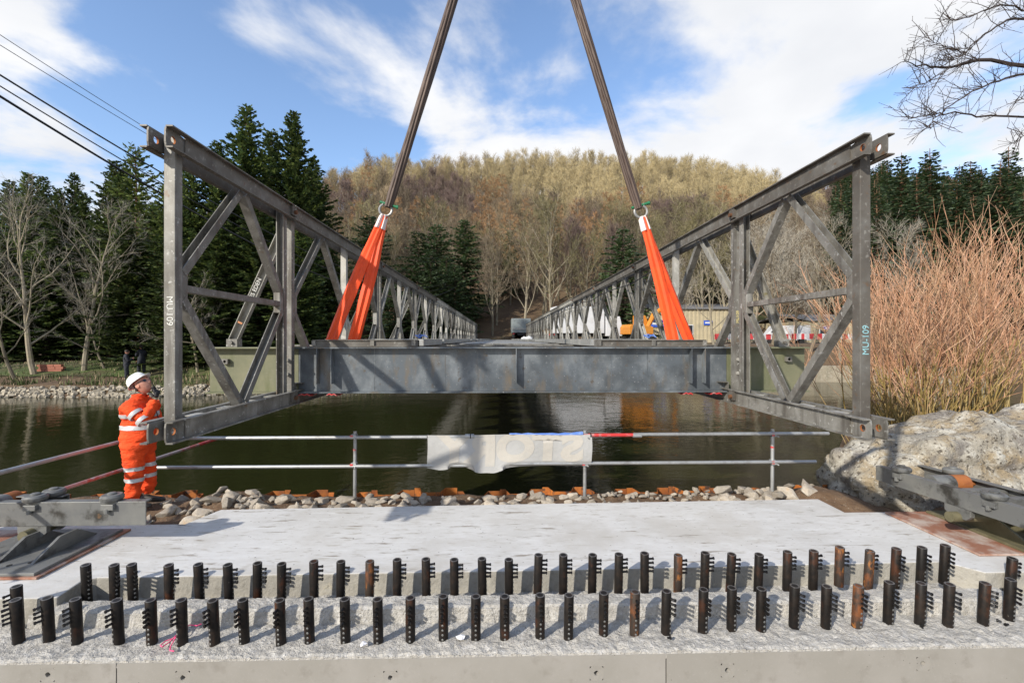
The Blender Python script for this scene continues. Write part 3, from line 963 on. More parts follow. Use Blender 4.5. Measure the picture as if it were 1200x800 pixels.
NEAR_PANELS = 3
for X, sgn in ((XL, -1), (XR, 1)):
    # half panel at the end
    y0, y1 = YE, YE + BAY
    for z in (ZB_, ZT_):
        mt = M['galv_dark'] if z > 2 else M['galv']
        for s in (-1, 1):
            c = MB()
            chord_piece(c, s, y0 + 0.2172, y1 - 0.012, z)
            o = c.obj('chord', mt, bridge)
            o.location.x = X
            e = MB()
            xa = s * 0.075
            plate_hole(e, xa - 0.014 * (1 if s > 0 else 0), xa + 0.014 * (0 if s > 0 else 1), y0, y0 + 0.217, z - CH / 2 + 0.012, z + CH / 2 - 0.012, y0 + 0.085, z, 0.031)
            for t in (-1, 1):
                e.box((s * (0.075 + 0.026), (y0 + y0 + 0.217) / 2, z + t * (CH / 2 - 0.006)), (0.056, 0.217, 0.0115))
            o = e.obj('chord_end', mt, bridge)
            o.location.x = X
            rg = MB()
            for s2 in (1,):
                N = 20
                P1 = [(xa - s * 0.0145 + q, y0 + 0.085 + rr * math.cos(2 * math.pi * k / N), z + rr * math.sin(2 * math.pi * k / N)) for q, rr in ((0, 0.0305), (0, 0.0285), (s * 0.0148, 0.0285), (s * 0.0148, 0.0305)) for k in range(N)]
                rg.add(P1, [(j * N + k, j * N + (k + 1) % N, ((j + 1) % 4) * N + (k + 1) % N, ((j + 1) % 4) * N + k) for j in range(4) for k in range(N)])
            o = rg.obj('pin_bush', M['rust'], bridge)
            o.location.x = X
    pa, pb = y0 + 0.196, y1 - 0.11
    ep = MB()
    ipost(ep, X, pa, ZB_ - CH / 2 + 0.02, ZT_ + CH / 2 - 0.03)
    endpost = ep.obj('end_post', M['galv'] if sgn < 0 else M['galv_dark'], bridge, bevel=0.004)
    p2 = MB()
    ipost(p2, X, pb, ZB_ - CH / 2 + 0.02, ZT_ + CH / 2 - 0.03, -1)
    p2.obj('post', M['galv'], bridge)
    for nm, mb in bay_members(X, y0 + 0.15, y1, pa + 0.04, pb - 0.04):
        mb.obj(nm, M['galv'], bridge)
    gusset(X, pa, 1).obj('gusset', M['galv_dark'], bridge, bevel=0.01)
    gusset(X, pb, -1).obj('gusset', M['galv'], bridge, bevel=0.01)
    cb = MB()
    strut(cb, (X, pa + 0.125, ZMID - 0.02), (X, pb - 0.125, ZMID - 0.02), 0.075, 0.06)
    cb.obj('cross_bar', M['galv'], bridge)
    for z in (ZB_ + CH / 2 - 0.02,):      # lacing plates between the two channels
        for k in range(4):
            lp = MB()
            lp.box((X, y0 + 0.5 + k * 0.46, z), (0.128, 0.16, 0.01))
            lp.obj('batten_plate', M['galv_light'], bridge)
    joint_at(X, y1)
    # full panels
    for p in range(11):
        ya = YE + BAY + p * 2 * BAY
        yb = ya + 2 * BAY
        ym = ya + BAY
        posts = [(ya + 0.11, 1), (ym, 1), (yb - 0.11, -1)]
        if p < NEAR_PANELS:
            for z in (ZB_, ZT_):
                for s in (-1, 1):
                    c = MB()
                    chord_piece(c, s, ya + 0.012, yb - 0.012, z)
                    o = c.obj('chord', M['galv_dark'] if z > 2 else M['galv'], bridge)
                    o.location.x = X
            for i, (py, fl) in enumerate(posts):
                c = MB()
                ipost(c, X, py, ZB_ - CH / 2 + 0.02, ZT_ + CH / 2 - 0.03, fl)
                pst = c.obj('post', M['galv_light'] if i == 1 else M['galv'], bridge)
                if p == 0 and i == 0:
                    post0 = pst
                if i != 0:
                    gusset(X, py, -1).obj('gusset', M['galv'], bridge)
                if i != 2:
                    gusset(X, py, 1).obj('gusset', M['galv'], bridge)
            for (a, b_) in ((0, 1), (1, 2)):
                for nm, mb in bay_members(X, posts[a][0], posts[b_][0], posts[a][0] + 0.04, posts[b_][0] - 0.04):
                    mb.obj(nm, M['galv_light'] if rng.random() < 0.5 else M['galv'], bridge)
            joint_at(X, yb)
        else:
            c = MB()
            for z in (ZB_, ZT_):
                for s in (-1, 1):
                    q = MB()
                    chord_piece(q, s, ya + 0.012, yb - 0.012, z)
                    c.add([(v[0] + X, v[1], v[2]) for v in q.v], q.f)
            for i, (py, fl) in enumerate(posts):
                ipost(c, X, py, ZB_ - CH / 2 + 0.02, ZT_ + CH / 2 - 0.03, fl)
                for s in (-1, 1):
                    if (s < 0 and i != 0) or (s > 0 and i != 2):
                        c.box((X, py + s * 0.085, ZMID), (0.084, 0.078, GL))
            for (a, b_) in ((0, 1), (1, 2)):
                for nm, mb in bay_members(X, posts[a][0], posts[b_][0], posts[a][0] + 0.04, posts[b_][0] - 0.04):
                    c.add(mb.v, mb.f)
            c.obj('truss_panel', M['galv_light'] if p % 2 else M['galv'], bridge)
    # markings painted on the end post
    yf = pa - 0.046 - 0.0015
    if sgn < 0:
        mtx = Matrix.Translation((X + 0.002, yf, 2.30)) @ Matrix.Rotation(R(90), 4, 'X') @ Matrix.Rotation(R(-90), 4, 'Z')
        text_mesh('lettering', 'MU 109', 0.075, M['whitepaint'], endpost, mtx)
    else:
        mtx = Matrix.Translation((X + 0.004, yf, 2.06)) @ Matrix.Rotation(R(90), 4, 'X') @ Matrix.Rotation(R(90), 4, 'Z')
        text_mesh('lettering', 'MU-109', 0.078, M['tealpaint'], endpost, mtx)
        mtx = Matrix.Translation((X, YE + BAY + 0.11 - 0.046 - 0.0015, 2.36)) @ Matrix.Rotation(R(90), 4, 'X') @ Matrix.Rotation(R(90), 4, 'Z')
        text_mesh('lettering', 'MU109', 0.055, M['yellowpaint'], post0, mtx)

# transoms and rakers
TZ0, TZ1 = 1.357, 1.962
TX0, TX1 = -3.84, 4.16
ntr = 23
for k in range(ntr):
    y = YE + BAY + 0.28 + k * BAY
    c = MB()
    pr_ = iprof(0.23, TZ1 - TZ0, 0.019, 0.012)
    zc_ = (TZ0 + TZ1) / 2
    if k == 0:
        c.extrude(pr_, (XL + 0.05, y, zc_), (XR - 0.05, y, zc_))
        tr = c.obj('transom', M['transom'], bridge)
        for xa, xb in ((TX0, XL + 0.046), (XR - 0.046, TX1)):
            e = MB()
            e.extrude(pr_, (xa, y, zc_), (xb, y, zc_))
            te = e.obj('transom_end', M['mossy'], bridge)
        for px in (373.5, 390, 605, 813, 829):
            p = at(px, 430, y - 0.1)
            st = MB()
            deep = px == 605
            st.b2(p.x - 0.005, p.x + 0.005, y - 0.112, y - 0.006, TZ0 + (0.13 if deep else 0.12), TZ1 - 0.02)
            st.obj('stiffener', M['transom'], tr)
        for px in (522, 717, 440, 560, 760):
            p = at(px, 430, y)
            MB().b2(p.x - 0.003, p.x + 0.003, y - 0.0085, y - 0.006, TZ0 + 0.03, TZ1 - 0.03).obj('weld_seam', M['transom'], tr)
        for px in (351, 852):
            p = at(px, 457, y - 0.1)
            cl = MB()
            s = 1 if px > 600 else -1
            cl.b2(p.x - 0.06, p.x + 0.06, y - 0.10, y - 0.006, 1.485, 1.495)
            cl.b2(p.x + s * 0.05, p.x + s * 0.06, y - 0.10, y - 0.006, 1.38, 1.485)
            cl.obj('cleat', M['galv'], tr)
        for px, py in ((270, 423), (928, 421), (960, 421)):
            p = at(px, py, y - 0.02)
            br = MB()
            br.box((p.x, y - 0.036, p.z), (0.075, 0.05, 0.065))
            b_ = br.obj('clamp_block', M['galv'], bridge)
            h = MB()
            h.lathe((p.x, y - 0.061, p.z), [(0.018, 0.0), (0.018, 0.006)], 12, 'y')
            h.obj('clamp_hole', M['dark'], b_)
        for X in (XL, XR):
            for z in (1.62, 1.80):
                bt = MB()
                bt.tube([(X + 0.0, y - 0.26, z), (X + 0.0, y - 0.14, z)], 0.022, 6)
                bt.obj('bolt', M['galv_light'], bridge)
    else:
        c.extrude(pr_, (TX0, y, zc_), (TX1, y, zc_))
        c.obj('transom', M['galv'] if k % 3 else M['galv_dark'], bridge)
    if k % 2 == 0 and k < 16:
        for s, X, xb in ((-1, XL, TX0 + 0.32), (1, XR, TX1 - 0.32)):
            rk = MB()
            top = Vector((X + s * 0.14, y - 0.1, 3.42))
            bot = Vector((xb, y - 0.02, TZ1 + 0.09))
            d = (top - bot).normalized()
            strut2 = [(-0.055, -0.04), (0.055, -0.04), (0.055, 0.04), (0.046, 0.04), (0.046, -0.03), (-0.046, -0.03), (-0.046, 0.04), (-0.055, 0.04)]
            rk.extrude([(a, b_) for a, b_ in strut2], bot, top, right=Vector((1, 0, 0)))
            ro = rk.obj('raker', M['galv_light'], bridge)
            ft = MB()
            ft.box((xb, y - 0.01, TZ1 + 0.055), (0.14, 0.12, 0.105))
            fo = ft.obj('raker_foot', M['galv'], bridge)
            bt = MB()
            bt.lathe((xb, y - 0.10, TZ1 + 0.06), [(0.022, 0.0), (0.022, 0.03)], 6, 'y')
            bt.obj('bolt', M['galv_dark'], fo)
            if k == 0 and s < 0:
                u = d
                rdir = Vector((1, 0, 0)) - u * u.x
                rdir.normalize()
                nrm = rdir.cross(u)
                if nrm.y > 0:
                    nrm = -nrm
                mid = bot + (top - bot) * 0.50 + nrm * 0.0415
                mt_ = Matrix((u, nrm.cross(u), nrm)).transposed().to_4x4()
                mt_.translation = mid
                text_mesh('lettering', 'ES EDEN', 0.075, M['whitepaint'], ro, mt_)
                for f in (0.17, 0.78):
                    q = MB()
                    q.b2(-0.012, 0.012, -0.03, 0.03, -0.001, 0.001)
                    mo = q.obj('crayon_mark', M['orangepaint'], ro)
                    m3 = mt_.copy()
                    m3.translation = bot + (top - bot) * f + nrm * 0.0415
                    mo.matrix_local = m3

# edge bars over the first transom, deck units behind the slings
for x0, x1, mid in ((-2.46, -1.12, -1.68), (1.30, 2.76, 2.05)):
    yb_ = YE + BAY + 0.17
    c = MB()
    c.extrude([(a, b_) for a, b_ in [(0, 0), (0.24, 0), (0.24, 0.095), (0, 0.095), (0, 0.082), (0.02, 0.082), (0.02, 0.012), (0, 0.012)]], (x0, yb_, TZ1 + 0.003), (x1, yb_, TZ1 + 0.003), right=(0, 1, 0))
    eb = c.obj('edge_bar', M['galv_dark'], bridge)
    for xx in (x0 + 0.02, mid, x1 - 0.02):
        MB().b2(xx - 0.025, xx + 0.025, yb_ - 0.004, yb_ + 0.018, TZ1 + 0.018, TZ1 + 0.084).obj('end_stop', M['galv'], eb)
du = MB()
du.extrude([(a, b_) for a, b_ in [(0, 0), (0.0, 0.094), (1.4, 0.094), (1.4, 0), (1.34, 0), (1.34, 0.08), (0.06, 0.08), (0.06, 0)]], (0, 0, 0), (0, 2.2, 0), right=(1, 0, 0))
dme = du.mesh('deck_unit', M['deck'])
for k in range(21):
    for x0 in (-2.5, 1.33):
        o = link('deck_unit', dme, bridge)
        o.location = (x0 + rng.uniform(-0.03, 0.03), 6.78 + k * BAY, TZ1 + 0.004 + rng.uniform(0, 0.012))
    if k > 1:
        o = link('deck_unit', dme, bridge)
        o.location = (-1.02 + rng.uniform(-0.02, 0.02), 6.78 + k * BAY, TZ1 + 0.002 - 0.06)
        o.scale = (1.6, 1, 0.6)
# black cable slung along the right truss under the top chord
pts = []
for k in range(26):
    y = 9.0 + k * 1.6
    pts.append((XR - 0.16, y, 3.40 - 0.10 * math.sin(k * 1.9) ** 2))
cbm = MB()
cbm.tube(pts, 0.012, 6)
tag(cbm.obj('hanging_cable', M['cable']), 'thin black cable slung along the right truss under its top chord', 'cable')

# ------------------------------------------------------------------ lifting gear
hook = at(604, -215, 6.75)
rgm = MB()
ringpts = [(hook.x + 0.17 * math.cos(a), hook.y, hook.z + 0.12 + 0.24 * math.sin(a)) for a in np.linspace(0, 2 * math.pi, 25)]
rgm.tube(ringpts, 0.03, 8)
tag(rgm.obj('lifting_ring', M['shackle'], smooth=True), 'heavy steel master ring joining the two brown lifting strops above', 'lifting ring')


def ribbon(mb, pts, wdir, w, t=0.012, mi=0):
    P, fs = [], []
    n = len(pts)
    for i, p in enumerate(pts):
        d = (pts[min(i + 1, n - 1)] - pts[max(i - 1, 0)]).normalized()
        a = (wdir[i] - d * wdir[i].dot(d)).normalized()
        b_ = d.cross(a)
        ww = w[i] if isinstance(w, list) else w
        for q, z in ((-0.5, 0.1), (-0.22, 1.1), (0.02, 0.35), (0.26, 0.95), (0.5, -0.1), (0.5, -0.7), (0.26, 0.25), (0.02, -0.35), (-0.22, 0.4), (-0.5, -0.5)):
            P.append(p + a * ww * q + b_ * t * 2 * z)
    for i in range(n - 1):
        for k in range(10):
            fs.append((i * 10 + k, i * 10 + (k + 1) % 10, (i + 1) * 10 + (k + 1) % 10, (i + 1) * 10 + k))
    fs += [tuple(range(9, -1, -1)), tuple((n - 1) * 10 + k for k in range(10))]
    mb.add(P, fs, mi)


for side, apx, apy, feet in (('left', 452, 246, ((391, 0.185), (413, 0.16))), ('right', 751, 248, ((786, 0.155), (809.5, 0.185)))):
    A = at(apx, apy, 6.62)
    s = -1 if side == 'left' else 1
    # brown strop: a bundle of ropes, lobed section
    top = hook + Vector((s * 0.10, 0, -0.1))
    bot = at(apx + (3 if s < 0 else -3), apy - 3, 6.62)
    d = (top - bot)
    N, LB = 48, 8
    P, fs = [], []
    ref = d.normalized().orthogonal().normalized()
    b2_ = d.normalized().cross(ref)
    steps = 60
    for i in range(steps + 1):
        t = i / steps
        tw = t * 9.0
        rad = 0.058 + 0.010 * t
        if t < 0.02:
            rad *= 0.92
        for k in range(N):
            a = 2 * math.pi * k / N
            rr = rad * (1 + 0.30 * abs(math.sin(LB * a / 2 + tw)) - 0.18)
            P.append(bot + d * t + (ref * math.cos(a) + b2_ * math.sin(a)) * rr)
    for i in range(steps):
        for k in range(N):
            fs.append((i * N + k, i * N + (k + 1) % N, (i + 1) * N + (k + 1) % N, (i + 1) * N + k))
    fs += [tuple(range(N - 1, -1, -1)), tuple(steps * N + k for k in range(N))]
    mb = MB()
    mb.add(P, fs)
    tag(mb.obj('lifting_strop', M['strop'], smooth=True), f'{"left" if s < 0 else "right"} of two brown steel strops running up to the crane hook', 'lifting strop', 'brown lifting strops')
    # bow shackle
    sh = thing('shackle', f'steel bow shackle with green pin joining the {side} strop to its orange sling', 'shackle', A, 0, 'shackles on the slings')
    dl = (bot - A + Vector((0, 0, 0.01))).normalized()
    dn = (top - A).normalized()
    right = Vector((dn.z, 0, -dn.x))
    bw = MB()
    pts = []
    for a in np.linspace(-0.25 * math.pi, 1.25 * math.pi, 19):
        pts.append(right * (0.088 * math.cos(a)) - dn * (0.085 * math.sin(a) + 0.0))
    pts = [right * 0.062 + dn * 0.10] + pts + [-right * 0.062 + dn * 0.10]
    bw.tube(pts, 0.017, 8)
    bw.obj('bow', M['shackle'], sh, True)
    pn = MB()
    pn.tube([-right * 0.11 + dn * 0.085, right * 0.12 + dn * 0.085], 0.02, 10)
    pn.tube([right * 0.12 + dn * 0.085, right * 0.155 + dn * 0.085], 0.026, 10)
    pn.obj('pin', M['greenpin'], sh, True)
    # orange endless sling: two flat legs and a white wear sleeve in the bow
    sg = thing('web_sling', f'orange flat web sling of the {side} lifting point with white sleeve on top', 'web sling', A, 0, 'orange web slings')
    basep = A - dn * 0.085
    for li, (fx, wd) in enumerate(feet):
        foot = at(fx, 397, 6.55)
        bott = foot + (foot - basep) * (0.62 / (basep.z - foot.z)) + Vector((0, 0.0, 0))
        pts, wds, wl_ = [], [], []
        for i in range(18):
            t = i / 17
            q = basep.lerp(bott, t) + Vector((s * 0.05 * math.sin(math.pi * t) * (-1 if li else 1) * 0.6, 0.02 * (li - 0.5), 0))
            pts.append(q - A)
            ang = (0.15 + 0.3 * t) * (1 if li else -1)
            wds.append(Vector((math.cos(ang), math.sin(ang), 0)))
            wl_.append(0.105 + (wd - 0.105) * min(1.0, t * 2.8) + 0.006 * math.sin(i * 1.7))
        lb = MB()
        ribbon(lb, pts, wds, wl_, 0.012)
        lb.obj('sling_leg', M['orange'], sg, True)
    # foot loop passing under the first transom
    for fx, wd in feet:
        foot = at(fx, 397, 6.55)
        bb = foot + (foot - basep) * (0.62 / (basep.z - foot.z))
        yy = YE + BAY + 0.28
        pts = [Vector((bb.x, bb.y, bb.z + 0.02)) - A, Vector((bb.x, yy + 0.20, TZ0 - 0.012)) - A, Vector((bb.x, yy, TZ0 - 0.03)) - A, Vector((bb.x, yy - 0.12, TZ0 - 0.02)) - A]
        lb = MB()
        ribbon(lb, pts, [Vector((1, 0, 0))] * 4, wd * 0.8, 0.01)
        lb.obj('sling_loop', M['redpaint'], sg, True)
    sv = MB()
    dd = (at(sum(f[0] for f in feet) / 2, 397, 6.55) - basep).normalized()
    pts = [basep + dn * 0.012 - A + Vector((0, 0, 0)), basep + dd * 0.03 - A, basep + dd * 0.10 - A, basep + dd * 0.19 - A]
    ribbon(sv, pts, [Vector((1, 0.1, 0))] * 4, [0.09, 0.12, 0.135, 0.15], 0.024)
    sv.obj('wear_sleeve', M['whiteweb'], sg, True)

# blue ties on the deck edge
for px, py in ((487, 396), (755, 396)):
    p = at(px, py, 7.6)
    bt = MB()
    pts = [p + Vector((0.06 * math.sin(k * 1.3) + 0.012 * k, 0.03 * math.cos(k * 2.1), 0.035 + 0.03 * math.sin(k * 2.2))) for k in range(14)]
    bt.tube(pts, 0.007, 5)
    tag(bt.obj('rope_tie', M['bluetarp']), f'bright blue rope tangled on the deck edge near the {"left" if px < 600 else "right"} orange sling', 'rope', 'blue rope ties')
# ------------------------------------------------------------------ rebar couplers
CL, CRAD = 0.345, 0.0365


def coupler_mesh(m):
    mb = MB()
    mb.lathe((0, 0, 0), [(CRAD, 0.0), (CRAD, CL - 0.004), (CRAD - 0.002, CL - 0.001)], 20)
    mb.f.pop()
    mb.m.pop()
    mb.lathe((0, 0, 0), [(CRAD - 0.002, CL - 0.001), (CRAD - 0.004, CL), (0.025, CL), (0.0235, CL - 0.001)], 20, 'z', 1)
    mb.f = mb.f[:-2]
    mb.m = mb.m[:-2]
    mb.lathe((0, 0, 0), [(0.0235, CL - 0.001), (0.022, CL - 0.004), (0.021, CL - 0.12), (0.0, CL - 0.121)], 20)
    return mb.mesh('rebar_coupler', [m, M['cut_highlight']], True)


cm = {'b': coupler_mesh(M['black']), 'r': coupler_mesh(M['black_rust'])}
bm_ = MB()
bm_.lathe((0, 0, 0), [(0.0095, 0.0), (0.0095, 0.024), (0.0085, 0.026), (0.0085, 0.029), (0.0125, 0.030), (0.0125, 0.041), (0.008, 0.043), (0.0, 0.043)], 8, 'y')
boltme = bm_.mesh('bolt', M['boltm'], True)
bm_ = MB()
bm_.lathe((0, 0, 0), [(0.0085, 0.0), (0.0085, 0.003), (0.005, 0.005), (0.0, 0.004)], 8, 'y')
stubme = bm_.mesh('sheared_bolt', M['sheared'], True)
FR = [(22.4, 702, 754), (58, 700, 752), (91, 701, 754), (139.5, 702, 755), (178.5, 702.5, 755), (214, 702, 755), (252, 702, 755), (286.6, 701.5, 754.5), (329.6, 701, 755), (363, 699.5, 753.5), (405, 698.5, 753), (443.5, 699.5, 754), (481, 699, 752),
      (519.6, 695.5, 750), (557.6, 695.5, 750), (591.4, 695.5, 749.5), (632.8, 694, 748.5), (666, 694.5, 748.5), (707, 691, 744.5), (743.4, 691.5, 744), (780.2, 690, 743), (823.4, 689, 741), (857, 687, 738.5), (891.4, 688, 740), (930, 683.5, 735.5),
      (967.6, 684.5, 736.5), (1003.6, 684.5, 735), (1040.6, 681, 731), (1077.6, 682.5, 732.5), (1110.4, 683, 733.5), (1151.6, 682, 732), (1182, 676.5, 727)]
FANG = {0: -0.55, 1: -0.55, 2: -0.5, 3: -0.4, 4: 0.1, 5: -0.5, 6: -0.35, 7: -0.2, 8: -0.1, 9: 0.05, 20: 0.75, 21: 0.3, 22: 0.25, 23: 0.2, 24: 0.55, 25: 0.5, 26: 0.2, 27: 0.15, 28: 0.3, 29: 0.45, 30: 0.45, 31: 0.1}
BK = [(20, 687), (101, 661.5), (133.5, 661.5), (155, 660.5), (197.6, 661.5), (233.5, 660.5), (268, 661), (301, 659.5), (329.4, 660), (367.5, 657.5), (398.6, 658), (432.6, 657.5), (465, 655.5), (499.4, 655), (532.4, 655), (565.4, 654), (596.6, 655), (630, 650), (660, 649.5), (694, 649.5),
      (725, 649), (755.8, 648), (794.8, 650.5), (826, 647.5), (856, 648.5), (889, 649), (923, 646.5), (953.6, 645.5), (984, 641), (1018, 645), (1049.6, 642.5), (1080, 641), (1107, 638.5), (1184.4, 653.5)]


def coupler(loc, ang, tilt, kind, label, group, nstub=4):
    c = link('rebar_coupler', cm[kind])
    c.location = loc
    c.rotation_euler = (tilt[0], tilt[1], 0)
    tag(c, label, 'rebar coupler', group)
    for i in range(8):
        z = CL - 0.05 - 0.036 * i
        if i >= 4:
            z -= 0.012
        o = link('bolt' if i < 4 else 'sheared_bolt', boltme if i < 4 else stubme, c)
        r = CRAD - 0.001 if i < 4 else CRAD - 0.0015
        # the bolt axis is +y in the mesh; ang = 0 faces -y
        o.location = (math.sin(ang) * r, -math.cos(ang) * r, z)
        o.rotation_euler = (rng.uniform(-0.12, 0.12) if i < 4 else 0, 0, math.pi + ang)
    return c


for i, (px, yt, yb) in enumerate(FR):
    zf = FZ - 0.012
    w = F * (CAMZ - zf) / (yb - 397.0)
    p = at(px, 700, w)
    ang = FANG.get(i, 0.0) + rng.uniform(-0.06, 0.06)
    rusty = i in (19, 26)
    coupler((p.x, p.y, zf), ang, (R(3.2) + rng.uniform(-0.015, 0.015), rng.uniform(-0.012, 0.012)), 'r' if rusty else 'b',
            f'{"rust-streaked" if rusty else "black"} steel bar coupler with bolts, {ordinal(i + 1)} from the left in the front row', 'front row of bar couplers')
for i, (px, yt) in enumerate(BK):
    if i == 0:
        w = 3.65
    elif i == len(BK) - 1:
        w = 4.12
    else:
        w = 4.03 + (px - 600) / 551 * 4.03 * math.sin(YAW)
    p = at(px, yt, w)
    ang = R(88) + rng.uniform(-0.1, 0.1)
    if i in (30, 31, 32):
        ang = 0.15
    if i == 0:
        ang = -0.5
    if i in (1, 2, 3):
        ang = R(60)
    rusty = i in (11, 22, 28, 29)
    coupler((p.x, p.y + 0.012, p.z - CL + 0.006), ang, (R(3.2) + rng.uniform(-0.02, 0.02), rng.uniform(-0.02, 0.03)), 'r' if rusty else 'b',
            f'{"rust-streaked" if rusty else "black"} steel bar coupler with bolts, {ordinal(i + 1)} from the left in the back row', 'back row of bar couplers')

# litter on the concrete: pink cord, torn paper, loose bolt ends
pk = MB()
ctrl = [(236, 737), (231, 739), (222, 738), (215, 744), (208, 749), (199, 755), (190, 761), (188, 759), (194, 754), (203, 751), (206, 753), (200, 760), (199, 765), (204, 766)]
pts = []
for px, py in ctrl:
    p = at(px, py, F * (CAMZ - FZ) / (py - 397.0))
    pts.append(Vector((p.x, p.y, FZ + 0.022 + (0.02 if px > 205 else 0.0))))
sm = []
for a, b_ in zip(pts[:-1], pts[1:]):
    sm += [a, a.lerp(b_, 0.5)]
pk.tube(sm + [pts[-1]], 0.0042, 6)
tag(pk.obj('cord', M['pink'], smooth=True), 'bright pink looped cord lying on the rough concrete among front couplers', 'cord')
for i, (px, py, what) in enumerate(((426, 757, 'small crumpled'), (541, 749, 'torn flat'))):
    p = at(px, py, F * (CAMZ - FZ) / (py - 397.0))
    mb = MB()
    r_ = random.Random(i)
    pv = [(0.045 * math.cos(a) * r_.uniform(0.5, 1.2) * (0.6 if i == 0 else 1), 0.03 * math.sin(a) * r_.uniform(0.6, 1.2), r_.uniform(0, 0.012)) for a in np.linspace(0, 5.4, 9)]
    mb.add(pv + [(0, 0, 0.014)] + [(a, b_, c - 0.003) for a, b_, c in pv], [(k, (k + 1) % 9, 9) for k in range(9)] + [(k, 10 + k, 10 + (k + 1) % 9, (k + 1) % 9) for k in range(9)] + [tuple(10 + k for k in range(8, -1, -1))])
    o = mb.obj('paper_scrap', M['paper'])
    o.location = (p.x, p.y, FZ + 0.018)
    tag(o, f'{what} white paper scrap on the rough concrete in front of the couplers', 'paper scrap')
for i, (px, py) in enumerate(((782, 750), (1081, 738), (1174, 731), (1181.5, 734))):
    p = at(px, py, F * (CAMZ - FZ) / (py - 397.0))
    mb = MB()
    mb.lathe((0, 0, 0), [(0.008, 0), (0.008, 0.018), (0.012, 0.019), (0.012, 0.03), (0, 0.031)], 8, 'x')
    o = mb.obj('loose_bolt', M['boltm'], smooth=True)
    o.location = (p.x, p.y, FZ + 0.02)
    o.rotation_euler = (0, 0, i * 1.1)
    tag(o, f'{ordinal(i + 1)} from the left of the sheared bolt ends lying before the front couplers', 'bolt', 'loose bolt ends')

# ------------------------------------------------------------------ scaffold railing and banner
RY, RZ1, RZ2, TR = 6.47, 0.735, 0.345, 0.0242


def clamp(mb_parent, x, y, z):
    c = MB()
    c.box((x, y, z), (0.075, 0.085, 0.06))
    c.tube([(x + 0.03, y - 0.05, z - 0.02), (x + 0.03, y - 0.085, z - 0.02)], 0.011, 6)
    o = c.obj('tube_clamp', M['scaff'], mb_parent, bevel=0.012)
    r = MB()
    r.b2(x - 0.044, x - 0.005, y - 0.048, y - 0.0435, z - 0.016, z + 0.026)
    r.obj('red_tab', M['redpaint'], o)


rail = thing('scaffold_railing', 'two-bar galvanised scaffold tube railing along the water edge', 'railing', (0, 0, 0))
for nm, z, xs_, dz in (('top_rail', RZ1, (-4.98, 1.16, 1.85, 4.6), 0.0), ('mid_rail', RZ2, (-4.99, -0.4, 4.42), 0.0)):
    for a, b_ in zip(xs_[:-1], xs_[1:]):
        red = nm == 'top_rail' and a == 1.16
        MB().tube([(a + 0.002, RY, z + 0.002 * (a + b_)), (b_ - 0.002, RY, z + 0.002 * (a + b_))], TR, 14).obj(nm, M['redpaint'] if red else M['scaff'], rail, True)
for px in (414, 686, 908):
    p = at(px, 540, 6.46 + (px - 600) * 0.0003)
    u = MB()
    u.tube([(p.x, RY + 0.052, -0.45), (p.x + 0.006, RY + 0.052, 0.80)], TR, 14)
    u.obj('upright', M['scaff'], rail, True)
    for z in (RZ1, RZ2):
        clamp(rail, p.x, RY + 0.026, z)
    bd = MB()
    bd.lathe((p.x + 0.003, RY + 0.052, 0.55), [(TR + 0.0012, -0.012), (TR + 0.0012, 0.012)], 14)
    bd.obj('red_band', M['redpaint'], rail, True)
for x in (-0.42, 1.9):
    MB().tube([(x - 0.06, RY, RZ1), (x + 0.06, RY, RZ1)], TR + 0.007, 12).obj('sleeve_joint', M['scaff'], rail, True)

ret = thing('guard_rail', 'pair of scaffold tubes running back beside the worker from the railing corner', 'railing', (0, 0, 0))
for nm, x0, x1, y0, y1, z in (('top_rail', -5.06, -4.92, 3.2, 6.56, RZ1), ('mid_rail', -5.10, -4.86, 3.2, 8.3, RZ2 + 0.01)):
    cut = 5.4 if nm == 'top_rail' else 5.9
    t = (cut - y0) / (y1 - y0)
    xm, ym = x0 + (x1 - x0) * t, cut
    if nm == 'top_rail':
        MB().tube([(x0, y0, z), (xm, ym, z)], TR, 14).obj(nm, M['scaff'], ret, True)
        MB().tube([(xm, ym, z), (x1, y1, z)], TR, 14).obj(nm, M['faded'], ret, True)
    else:
        MB().tube([(x0, y0, z), (x1, y1, z)], TR, 14).obj(nm, M['faded'], ret, True)
        for c_ in (7.75,):
            t = (c_ - y0) / (y1 - y0)
            t2 = (c_ + 0.5 - y0) / (y1 - y0)
            MB().tube([(x0 + (x1 - x0) * t, c_, z), (x0 + (x1 - x0) * t2, c_ + 0.5, z)], TR + 0.0012, 14).obj('red_band', M['redpaint'], ret, True)
MB().tube([(-5.03, 3.6, -0.3), (-5.03, 3.6, 0.82)], TR, 12).obj('upright', M['scaff'], ret, True)

# banner hung on the railing, printed side away, the word showing through in reverse
bx0, bx1 = at(502, 530, 6.5).x, at(693, 530, 6.5).x
NXB, NZB = 72, 22


def banner_pt(u, v):
    x = bx0 + (bx1 - bx0) * u
    zt = RZ1 + 0.022 - 0.006 * math.sin(u * 9)
    lo = 0.315 + 0.03 * math.exp(-((u - 0.36) / 0.04) ** 2)
    lo -= 0.035 * math.exp(-((u - 0.08) / 0.07) ** 2) + 0.10 * math.exp(-((u - 0.36) / 0.10) ** 2) + 0.0 * u
    lo += 0.02 * math.exp(-((u - 0.2) / 0.05) ** 2)
    z = zt + (lo - zt) * v
    y = RY - 0.030 + 0.010 * math.sin(u * 17 + v * 2) * v + 0.012 * math.sin(u * 7 - v * 4) - 0.02 * math.exp(-((u - 0.36) / 0.1) ** 2) * v ** 3
    if v > 0.85 and not (0.28 < u < 0.46 or u < 0.13):
        y += 0.05 * (v - 0.85) / 0.15
    return Vector((x + 0.006 * math.sin(v * 5), y, z))


